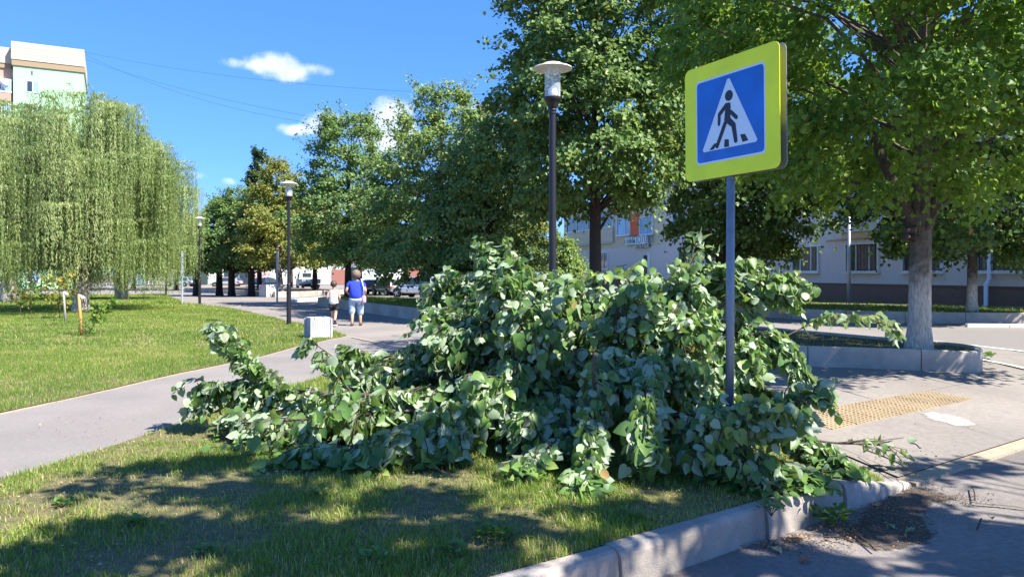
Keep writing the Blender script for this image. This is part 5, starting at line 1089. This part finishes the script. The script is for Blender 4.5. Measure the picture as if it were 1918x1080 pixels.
# ------------------------------------------------------------------ THE PILE of cut linden branches
HV = []
for q in range(10):
    hv, hf = heart(random.uniform(.1,.5), random.uniform(.05,.26), random.uniform(-.12,.12)); me = bpy.data.meshes.new('leaf'); me.from_pydata([tuple(v) for v in hv], [], hf); me.update()
    a = me.attributes.new('tone', 'FLOAT', 'FACE'); a.data.foreach_set('value', [1.0 if q == 9 else .08+.095*q]*len(hf)); me.materials.append(M['lpile']); me.shade_smooth(); HV.append(me)
def bez(pts, n):
    P = [Vector(p) for p in pts]
    if len(P) == 2: return [P[0].lerp(P[1], i/(n-1)) for i in range(n)]
    o = []; m = len(P)-1
    for i in range(n):
        t = i/(n-1)*m; k = min(int(t), m-1); f = t-k; p0, p1, p2, p3 = P[max(k-1,0)], P[k], P[k+1], P[min(k+2,m)]
        o.append(.5*((2*p1)+(-p0+p2)*f+(2*p0-5*p1+4*p2-p3)*f*f+(-p0+3*p1-3*p2+p3)*f**3))
    return o
HOLES = [(.50,6.3,1.18,.20),(.85,6.5,1.30,.14),(-.85,6.5,.62,.20),(-.55,6.4,.80,.14),(.25,6.0,.40,.15),(1.55,6.6,.95,.15)]
def branch(label, pts, r0, nsh, L=(.3,.6), lpl=(10,15), K=60, spread=1.0, start=.2, droop=1.0, leaf=.115, cut=False, seed=0, group=None, tipup=0, hang=.75, keepz=None, outer=.5):
    leaf *= .75; nsh = int(nsh*1.85) if nsh > 15 else nsh
    random.seed(400+seed); rg = np.random.default_rng(400+seed)
    S = bez(pts, 14); b0 = S[0]; root = empty('cut_branch', tuple(b0), 0, label, 'cut branch', group); n = len(S)
    st = bmesh.new(); tube(st, [p-b0 for p in S], [r0*(1-.85*i/(n-1))+.002 for i in range(n)], 7); bm_obj('stem', st, M['bark'], root, smooth=True)
    if cut:
        d = (S[0]-S[1]).normalized(); bm = bmesh.new(); tube(bm, [-d*.01, d*.012], r0*1.02, 12); bm_obj('cut_end', bm, M['cut'], root)
    tw = bmesh.new(); LP, LT, LN, LS = [], [], [], []
    ctr = Vector((.7, 7.6, .3))
    for i in range(nsh):
        f = start+(1-start)*(i+random.random())/nsh; t = f*(n-1); k = min(int(t), n-2); p = S[k].lerp(S[k+1], t-k); ax = (S[k+1]-S[k]).normalized()
        v = Vector(rg.normal(size=3)); v -= v.dot(ax)*ax; v.normalize(); ow = (p-ctr); ow.z *= .6; ow.normalize()
        d = (ax*.55+v*spread*.75+ow*outer).normalized(); d.z += tipup*.6; Ls = random.uniform(*L)*random.uniform(.75,1.5)*(1-.35*f); q = p.copy(); m = random.randint(*lpl); pt = [q.copy()]; sg = Ls/m
        for j in range(m):
            d = (d+Vector((random.uniform(-.16,.16), random.uniform(-.16,.16), -.10*droop+random.uniform(-.1,.1)))).normalized(); q = q+d*sg
            gz = H(q.x, q.y)+.04
            if q.z < gz: q.z = gz+random.uniform(0, .03); d.z = abs(d.z)*.2; d.normalize()
            pt.append(q.copy()); side = d.cross(Vector((0,0,1))); side = side.normalized() if side.length > 1e-3 else Vector((1,0,0)); sgn = 1 if j % 2 else -1
            pet = (side*sgn*.8+d*.4+Vector((0,0,-.15))+Vector(rg.normal(size=3))*.25).normalized(); lp = q+pet*random.uniform(.025,.05)
            tip = (d*.35+side*sgn*.45+Vector((0,0,-hang*random.uniform(.3,1.5)))+Vector(rg.normal(size=3))*.28); nn = ow*.6+Vector((0,0,.45))+side*sgn*.2+Vector(rg.normal(size=3))*.50
            if rg.random() < .42: nn = -nn
            LP.append(lp); LT.append(tip); LN.append(nn); LS.append(leaf*random.choice((.5,.65,.8,.95,1.05,1.2,1.35))*random.uniform(.85,1.1)*(1.0 if j < m*.8 else .75))
        tube(tw, [a_-b0 for a_ in pt], [.0055*(1-.7*j/len(pt))+.0012 for j in range(len(pt))], 3, False)
    bm_obj('twigs', tw, M['twig'], root)['kind'] = 'stuff'
    P = np.array(LP); T = np.array(LT); Nn = np.array(LN); Sz = np.array(LS)
    # nothing grows through the sign pole; leaves stay above the ground
    px = P[:,0]/P[:,1]*F+CX; ok = ~((P[:,1] < 6.0) & (px > 1335) & (px < 1412) & (P[:,2] > .78)) & (P[:,1] > 4.2)
    ok &= ~((np.abs(P[:,0]-SX) < .10) & (np.abs(P[:,1]-SY) < .10))
    for hx, hy, hz, hr in HOLES: ok &= ((P[:,0]-hx)**2+(P[:,1]-hy)**2*.35+(P[:,2]-hz)**2) > hr*hr
    gz = Hv(P[:,0], P[:,1])
    P[:,2] = np.maximum(P[:,2], gz+.05); low = P[:,2] < gz+.14; T[low,2] = np.abs(T[low,2])*.05; Nn[low,2] = np.abs(Nn[low,2])+.4
    P, T, Nn, Sz = P[ok], T[ok], Nn[ok], Sz[ok]
    Sx, Ty, Nz = frames(T, Nn); tone = np.clip(.45+.2*rg.normal(size=len(P)), 0, .89); tone[rg.random(len(P)) < .008] = 1
    dist = np.linalg.norm(P-np.array([0,0,CH]), axis=1)/Sz; score = dist*(1+.15*(P[:,1]-5)); od = np.argsort(score); K = min(K, len(P)); sel = od[:K]; rest = od[K:]
    base = np.array(b0)
    for i in sel:
        q = min(9, int(tone[i]*10)); o = bpy.data.objects.new('leaf', HV[q]); C.objects.link(o); o.parent = root; s_ = float(Sz[i])
        m4 = Matrix((( Sx[i,0]*s_, Ty[i,0]*s_, Nz[i,0]*s_, P[i,0]-base[0]), (Sx[i,1]*s_, Ty[i,1]*s_, Nz[i,1]*s_, P[i,1]-base[1]), (Sx[i,2]*s_, Ty[i,2]*s_, Nz[i,2]*s_, P[i,2]-base[2]), (0,0,0,1))); o.matrix_basis = m4
    if len(rest): leaves('leaf_mass', P[rest]-base, T[rest], Nn[rest], Sz[rest], 'heart', M['lpile'], root, tone[rest])
    return root
B = [
 # label, points, r0, shoots, kwargs
 ('long branch reaching far left over the grass, its bark bare in places', [(1.0,7.2,.42),(-.6,7.1,.42),(-1.9,7.2,.44),(-2.5,7.3,.50),(-3.05,7.4,.50)], .030, 34, dict(K=110, L=(.22,.46), start=.42, droop=1.4, spread=1.1)),
 ('leafy shoot rising at the far left end of the pile', [(-2.0,7.2,.36),(-2.45,7.25,.62),(-2.65,7.3,.85),(-2.88,7.3,1.07)], .014, 22, dict(K=90, L=(.14,.30), start=.15, tipup=.6, droop=.6, spread=1.1, leaf=.10)),
 ('low branch lying left on the grass under the long branch', [(.2,6.9,.40),(-.9,6.75,.36),(-1.7,6.45,.34),(-2.5,6.85,.22)], .024, 26, dict(K=110, L=(.25,.60), start=.25, droop=1.2, spread=1.4)),
 ('low front left branch with large drooping leaves', [(.2,6.6,.5),(-.5,6.3,.46),(-1.0,6.0,.26),(-1.70,6.15,.14)], .022, 24, dict(K=110, L=(.2,.55), droop=1.3, leaf=.13, spread=1.4)),
 ('slim upright shoot standing above the left part of the pile', [(-1.3,6.8,.35),(-1.55,6.8,.62),(-1.62,6.8,.82),(-1.90,6.85,1.0)], .010, 11, dict(K=70, L=(.12,.24), droop=1.2, spread=.8, hang=1.1)),
 ('thin branch spraying left towards the paving behind', [(.4,7.6,.5),(-.7,7.8,.62),(-1.3,7.9,.70),(-1.72,8.0,.76)], .016, 28, dict(K=80, L=(.22,.45), start=.3, spread=1.0)),
 ('branch sagging left of the mound in the middle distance', [(.6,7.5,.5),(-.3,7.5,.62),(-1.1,7.4,.62),(-1.6,7.3,.52)], .020, 34, dict(K=90, L=(.25,.5), start=.25, droop=1.3)),
 ('branch curving up along the left shoulder of the mound', [(.8,7.6,.5),(.0,7.8,1.1),(-.5,8.0,1.45),(-.78,8.1,1.42)], .022, 36, dict(K=90, L=(.25,.48), start=.2)),
 ('tallest left branch forming the left top of the mound', [(.7,7.7,.6),(.3,7.9,1.3),(.0,8.0,1.66),(-.2,8.0,1.74)], .022, 38, dict(K=90, L=(.2,.42), start=.25)),
 ('branch with pale leaves arching over the centre of the mound', [(1.0,7.9,.7),(.75,7.5,1.38),(.4,7.1,1.42),(.1,6.8,1.10)], .022, 36, dict(K=100, L=(.22,.45), start=.2, droop=1.5, leaf=.12)),
 ('top branch right of the centre with sunlit leaves', [(1.2,7.9,.7),(1.15,7.9,1.2),(1.3,7.9,1.40),(1.45,7.9,1.50)], .020, 34, dict(K=80, L=(.2,.42), start=.3)),
 ('slim tip standing highest above the pile left of the sign pole', [(1.6,7.6,1.2),(1.78,7.6,1.6),(1.84,7.6,1.82),(1.87,7.6,1.95)], .010, 9, dict(K=40, L=(.06,.14), lpl=(2,3), tipup=.8, droop=.2, hang=-.2)),
 ('top branch behind the sign pole with pale sunlit leaves', [(1.4,7.8,.8),(1.8,7.8,1.4),(2.1,7.7,1.6),(2.4,7.7,1.68)], .020, 36, dict(K=80, L=(.22,.45), start=.2)),
 ('branch leaning right past the sign pole at its upper edge', [(1.6,7.6,.9),(2.2,7.4,1.36),(2.5,7.4,1.5),(2.72,7.4,1.50)], .018, 32, dict(K=80, L=(.22,.42), start=.25)),
 ('long thin twig reaching right in front of the near planter', [(2.1,7.4,.66),(2.75,7.55,.95),(3.35,7.65,1.16),(4.0,7.75,1.02)], .011, 12, dict(K=110, L=(.12,.28), lpl=(4,8), start=.42, droop=.9, spread=.8)),
 ('branch hanging at the right flank behind the sign pole', [(1.8,7.3,.7),(2.3,7.2,1.0),(2.55,7.1,.9),(2.7,7.0,.62)], .018, 32, dict(K=80, L=(.22,.42), start=.15, droop=1.4)),
 ('branch lying right along the pavement edge with a tail of pale leaves', [(1.5,6.7,.40),(2.1,6.45,.38),(2.45,6.15,.20),(2.62,5.92,.08)], .020, 34, dict(K=130, L=(.2,.38), start=.2, droop=1.3, leaf=.105, outer=.25)),
 ('nearly bare twigs spilling onto the pavement right of the pile', [(2.2,6.4,.22),(2.8,6.5,.12),(3.1,6.55,.10),(3.35,6.6,.06)], .010, 12, dict(K=50, L=(.2,.4), lpl=(2,4), start=.3, droop=.3, spread=.5, leaf=.10)),
 ('front branch drooping to the lowest leaves at the centre of the pile', [(1.0,7.0,1.0),(.75,6.3,.72),(.60,5.75,.42),(.56,5.35,.14)], .018, 30, dict(K=140, L=(.16,.34), start=.3, droop=1.6, leaf=.12, outer=.1, spread=.8)),
 ('front branch right of the centre hung with big bluish leaves', [(1.4,7.0,1.0),(1.2,6.3,.85),(1.05,5.85,.66),(1.0,5.6,.40)], .018, 32, dict(K=140, L=(.2,.38), start=.3, droop=1.7, leaf=.135, outer=.1, spread=.8)),
 ('front branch left of the centre with hanging leaves', [(.3,7.1,.9),(.05,6.6,.75),(-.3,6.3,.50),(-.5,6.1,.28)], .018, 32, dict(K=120, L=(.2,.42), start=.2, droop=1.5, leaf=.12)),
 ('dark leafy branch crossing in front of the sign pole', [(1.25,6.1,.42),(1.55,5.55,.56),(1.85,5.42,.62),(2.25,5.62,.66)], .016, 40, dict(K=120, L=(.16,.30), start=.1, droop=1.0, leaf=.10, outer=.1)),
 ('low right front branch resting on the grass', [(1.2,6.2,.4),(1.45,5.6,.32),(1.75,5.42,.22),(2.1,5.5,.12)], .016, 40, dict(K=120, L=(.2,.36), start=.1, droop=1.4, leaf=.11, outer=.2)),
 ('low branch in the front middle with small fresh leaves', [(.8,6.6,.35),(.4,6.1,.26),(.25,5.85,.20),(.1,5.7,.14)], .015, 20, dict(K=80, L=(.16,.3), start=.2, droop=1.0, leaf=.09)),
 ('leafy branch filling the gap between the long left branch and the low one', [(.1,6.95,.34),(-1.0,6.85,.30),(-1.9,6.9,.28),(-2.7,7.1,.26)], .018, 34, dict(K=80, L=(.2,.36), start=.2, droop=1.3)),
 ('short spray of leaves low on the left slope of the mound', [(.2,6.9,.5),(-.5,6.9,.55),(-1.1,6.8,.5),(-1.5,6.7,.35)], .016, 30, dict(K=70, L=(.2,.4), start=.2, droop=1.3)),
 ('stout sawn stub sticking up from the middle of the pile', [(.655,5.84,.96),(.64,5.88,.84),(.68,6.1,.62),(.85,6.5,.4)], .018, 10, dict(K=60, L=(.2,.34), start=.35, droop=1.2, leaf=.085, cut=True)),
]
for i, (lab, pts, r0, nsh, kw) in enumerate(B): branch(lab, pts, r0, nsh, seed=i, **kw)
# branches deep in the pile, alike, fanned over a dome
rb = random.Random(9)
for i in range(28):
    a = math.pi*2*i/28+rb.uniform(-.1,.1); el_ = (.25,.6,.95,.45,.8)[i % 5]+rb.uniform(-.08,.08)
    e = Vector((.72+1.85*math.cos(a)*math.cos(el_), 7.4+1.2*math.sin(a)*math.cos(el_), 1.72*math.sin(el_))); b0 = Vector((.9+.25*math.cos(a), 7.4+.2*math.sin(a), .25)); mid = b0.lerp(e, .55)+Vector((0,0,.22))
    branch('leafy cut linden branch buried among the others in the pile', [b0, mid, e], .02, 36, K=25, L=(.3,.55), seed=100+i, droop=1.2, start=.25, group='branches buried in the pile')
for i, (p0, p1) in enumerate((((.58,5.95,.60),(.60,5.85,.06)), ((-.4,7.0,.55),(-1.0,6.7,.15)), ((.1,7.0,.4),(-.9,7.15,.62)))):
    o_ = bmesh.new(); tube(o_, bez([p0, (Vector(p0)+Vector(p1))/2+Vector((.03,0,.03)), p1], 8), [.016,.016,.015,.014,.013,.012,.011,.010], 7); tag(bm_obj('bare_stick', o_, M['darkbark'], None, True), ['dark bare stick standing in the grass under the front of the pile', 'dark bare stick slanting in the left hollow of the pile', 'long bare stick lying across the left hollow of the pile'][i], 'stick')

# ------------------------------------------------------------------ small things on the ground
def ground_leaf(px, py, s, z, col, lab, nm='fallen_leaf'):
    Y = (CH-z)*F/(py-HY); x = (px-CX)/F*Y; hv, hf = heart(.5, .2, .2); m4 = Matrix.Rotation(random.uniform(0, 6.3), 3, 'Z'); me = bpy.data.meshes.new(nm); me.from_pydata([m4 @ (Vector(v)*s) for v in hv], [], hf)
    o = link(nm, me, None, col); o.location = (x, Y, z+.02); tag(o, lab, 'leaf')
M['dryleaf'] = mat('dry_leaf', (.36,.12,.05), .8, noise=.3, nscale=30); M['greenleaf'] = mat('green_leaf', (.14,.26,.10), .6)
M['tanleaf'] = mat('tan_leaf', (.5,.36,.18), .8)
ground_leaf(1516, 1052, .07, -.195, M['dryleaf'], 'reddish brown leaf lying alone on the road')
ground_leaf(1712, 996, .06, -.185, M['greenleaf'], 'torn green leaf on the dark dirt')
ground_leaf(1670, 987, .035, -.185, M['greenleaf'], 'small green leaf left of the torn one on the dirt')
ground_leaf(1726, 968, .04, -.18, M['greenleaf'], 'small green leaf on the dirt nearest the broken kerb end')
ground_leaf(1450, 1030, .06, -.195, M['tanleaf'], 'pale tan leaf on the road below the kerb')
ground_leaf(1856, 973, .05, -.17, M['tanleaf'], 'tan leaf on the road at the far right')
cr = [(1738,924),(1768,934),(1800,938),(1830,949),(1870,951),(1925,958)]
cp = [R_(*p) for p in cr]; crk = [(x, y+.012+.006*(i % 2)) for i, (x, y) in enumerate(cp)]+[(x, y-.012) for x, y in cp[::-1]]
tag(sheet('road_crack', blob(crk, .004), -.187, M['dirt'], step=.1, kind='stuff', zfun=lambda x, y: .018), 'dark crack running right across the road from the dirt patch', 'crack')
# litter of dry bits along the kerb foot, twigs
RG = np.random.default_rng(77)
def litter(name, ells, z, n, s, m, lab, seed):
    global RG
    RG = np.random.default_rng(seed); P = []
    for cx, cy, rx, ry, w_ in ells:
        k = int(n*w_); a = RG.uniform(0, 2*np.pi, k); q = np.sqrt(RG.random(k))*RG.uniform(.3,1,k); px = cx+rx*q*np.cos(a); py = cy+ry*q*np.sin(a); Y = (CH-z)*F/(py-HY); X = (px-CX)/F*Y; P.append(np.stack([X, Y, np.full(k, z)+RG.uniform(.004,.02,k)], 1))
    P = np.vstack(P); k = len(P); T = rnd(k); T[:,2] *= .25; Nn = rnd(k)*.5+np.array([0,0,1.]); o = leaves(name, P, T, Nn, s*RG.uniform(.4,1.6,k), 'kite', m, None, RG.random(k)); tag(o, lab, 'litter')
M['ldry'] = leafmat('dry_litter', [(0,(.10,.05,.025)),(.5,(.30,.16,.07)),(1,(.55,.38,.2))], transl=.1, tcol=(.4,.2,.05))
litter('dry_litter', [(1490,1010,40,10,.35),(1440,1022,60,10,.25),(1580,985,50,25,.3),(1650,950,80,30,.35),(1700,990,70,40,.3),(1560,1010,90,30,.25)], -.195, 420, .016, M['ldry'], 'scattered dry leaf bits along the foot of the kerb', 5)
M['lgrit'] = leafmat('dark_grit', [(0,(.03,.022,.016)),(.6,(.08,.055,.04)),(1,(.2,.13,.08))], transl=0)
litter('dirt_grit', [(1665,965,130,62,.6),(1600,985,90,40,.35),(1790,935,90,22,.25),(1700,915,90,16,.25),(1480,1030,140,30,.2)], -.190, 1500, .011, M['lgrit'], 'dark grit thinning out around the dirt patch', 9)
litter('pavement_litter', [(1600,850,120,40,.5),(1700,860,160,60,.5),(1750,800,200,80,.4),(1550,730,120,50,.3)], .004-.06, 110, .018, M['ldry'], 'leaf bits scattered on the crossing pavement', 6)
litter('path_litter', [(200,800,260,60,.6),(450,720,150,50,.3)], .008, 90, .016, M['ldry'], 'tiny leaf bits scattered on the asphalt path', 8)
for i, (a_, b_, z) in enumerate((((1543,1010),(1598,1020),-.19), ((1590,1000),(1640,1035),-.19), ((1620,845),(1725,895),-.06), ((1820,915),(1826,940),-.175), ((1838,975),(1830,995),-.18), ((1705,833),(1722,842),-.04))):
    pp = [Vector(((p[0]-CX)/F*((CH-z)*F/(p[1]-HY)), (CH-z)*F/(p[1]-HY), z+.018)) for p in (a_, b_)]; o_ = bmesh.new(); tube(o_, bez([pp[0], (pp[0]+pp[1])/2+Vector((.02,.02,.01)), pp[1]], 6), .006, 5)
    tag(bm_obj('fallen_twig', o_, M['darkbark']), ['fallen twig on the road under the kerb weed', 'fallen twig at the edge of the dark dirt', 'long thin twig on the pavement right of the pile', 'short dark twig on the right part of the road, the upper one', 'short dark twig on the right part of the road, the lower one', 'little twig on the pavement above the leafless tail of the pile'][i], 'twig')
def weed(px, py, z, r, n, leaf, lab, seed, m='weed', shape='round', up=.5):
    global RG
    RG = np.random.default_rng(seed); Y = (CH-z)*F/(py-HY); x = (px-CX)/F*Y; root = empty('weed', (x, Y, z), 0, lab, 'weed'); a = RG.uniform(0, 2*np.pi, n); q = RG.uniform(.15,1,n)*r
    P = np.stack([q*np.cos(a), q*np.sin(a), .02+RG.uniform(.1,1,n)*r*up], 1); T = np.stack([np.cos(a), np.sin(a), .5+0*a], 1)+rnd(n)*.4; Nn = rnd(n)*.4+np.array([0,0,1.]); leaves('foliage', P, T, Nn, leaf*RG.uniform(.6,1.3,n), shape, M[m], root, RG.random(n))
    bm = bmesh.new()
    for i in range(6): tube(bm, [(0,0,-.02), tuple(P[i]*.6), tuple(P[i])], .003, 4, False)
    bm_obj('stem', bm, M['twig'], root)
weed(925, 1012, .02, .13, 130, .035, 'bushy weed in the middle of the foreground grass', 1, up=.6)
weed(1560, 985, -.19, .12, 70, .05, 'weed growing at the foot of the kerb', 2, up=.9)
weed(1445, 960, .0, .08, 40, .03, 'small weed on the grass edge by the kerb', 3)
weed(1443, 668, 0, .12, 30, .06, 'small weed by the far right end of the planter', 4) if False else None
p = G(1842, 671); weed(1842, 671, 0, .15, 30, .08, 'tiny weed on the white road line right of the planter', 5)
rw = random.Random(4)
for i, (px, py) in enumerate(((380,1040),(120,950),(700,1055),(600,930),(260,985),(1010,905),(850,1040),(1180,975))): weed(px, py, .02, .06+.03*rw.random(), 26, .035, ['low weed rosette in the shaded grass near the bottom edge', 'low weed rosette in the sunny grass at the left', 'weed rosette right of the middle of the bottom edge', 'weed rosette in the grass below the left part of the pile', 'weed rosette between the two shadows at the left', 'weed rosette at the edge of the pile shadow', 'weed rosette left of the bushy weed', 'weed rosette near the kerb below the pile'][i], 20+i)

# ------------------------------------------------------------------ text and cables become plain meshes
bpy.context.view_layer.update(); dg = bpy.context.evaluated_depsgraph_get()
for o in [o for o in C.objects if o.type in ('FONT', 'CURVE')]:
    me = bpy.data.meshes.new_from_object(o.evaluated_get(dg)); n_ = o.name; p_ = o.parent; k_ = dict(o.items()); mb = o.matrix_basis.copy(); bpy.data.objects.remove(o)
    q = link(n_, me, p_); q.matrix_basis = mb
    for a_, v_ in k_.items(): q[a_] = v_

# clover and fallen bits in the near grass
RG = np.random.default_rng(123)
x_ = RG.uniform(-4.2, 3, 26000); y_ = RG.uniform(3.6, 8.2, 26000); k_ = pip(x_, y_, lawn_front) & (fbm(x_, y_, .5, 21) > .57); x_, y_ = x_[k_], y_[k_]; n_ = len(x_)
tag(leaves('clover', np.stack([x_, y_, Hv(x_, y_)+.025+RG.uniform(.0, .03, n_)], 1), rnd(n_)*np.array([1,1,.2]), rnd(n_)*.5+np.array([0,0,1.]), RG.uniform(.008,.018,n_), 'round', M['weed'], None, RG.random(n_)), 'patches of tiny clover leaves low in the near grass', 'clover')
x_ = RG.uniform(-4.2, 3, 1500); y_ = RG.uniform(3.6, 7.5, 1500); k_ = pip(x_, y_, lawn_front); x_, y_ = x_[k_], y_[k_]; n_ = len(x_)
tag(leaves('grass_litter', np.stack([x_, y_, Hv(x_, y_)+.04+RG.uniform(.0, .015, n_)], 1), rnd(n_)*np.array([1,1,.2]), rnd(n_)*.5+np.array([0,0,1.]), RG.uniform(.008,.03,n_), 'kite', M['ldry'], None, RG.random(n_)), 'dry leaf bits lying in the near grass', 'litter')
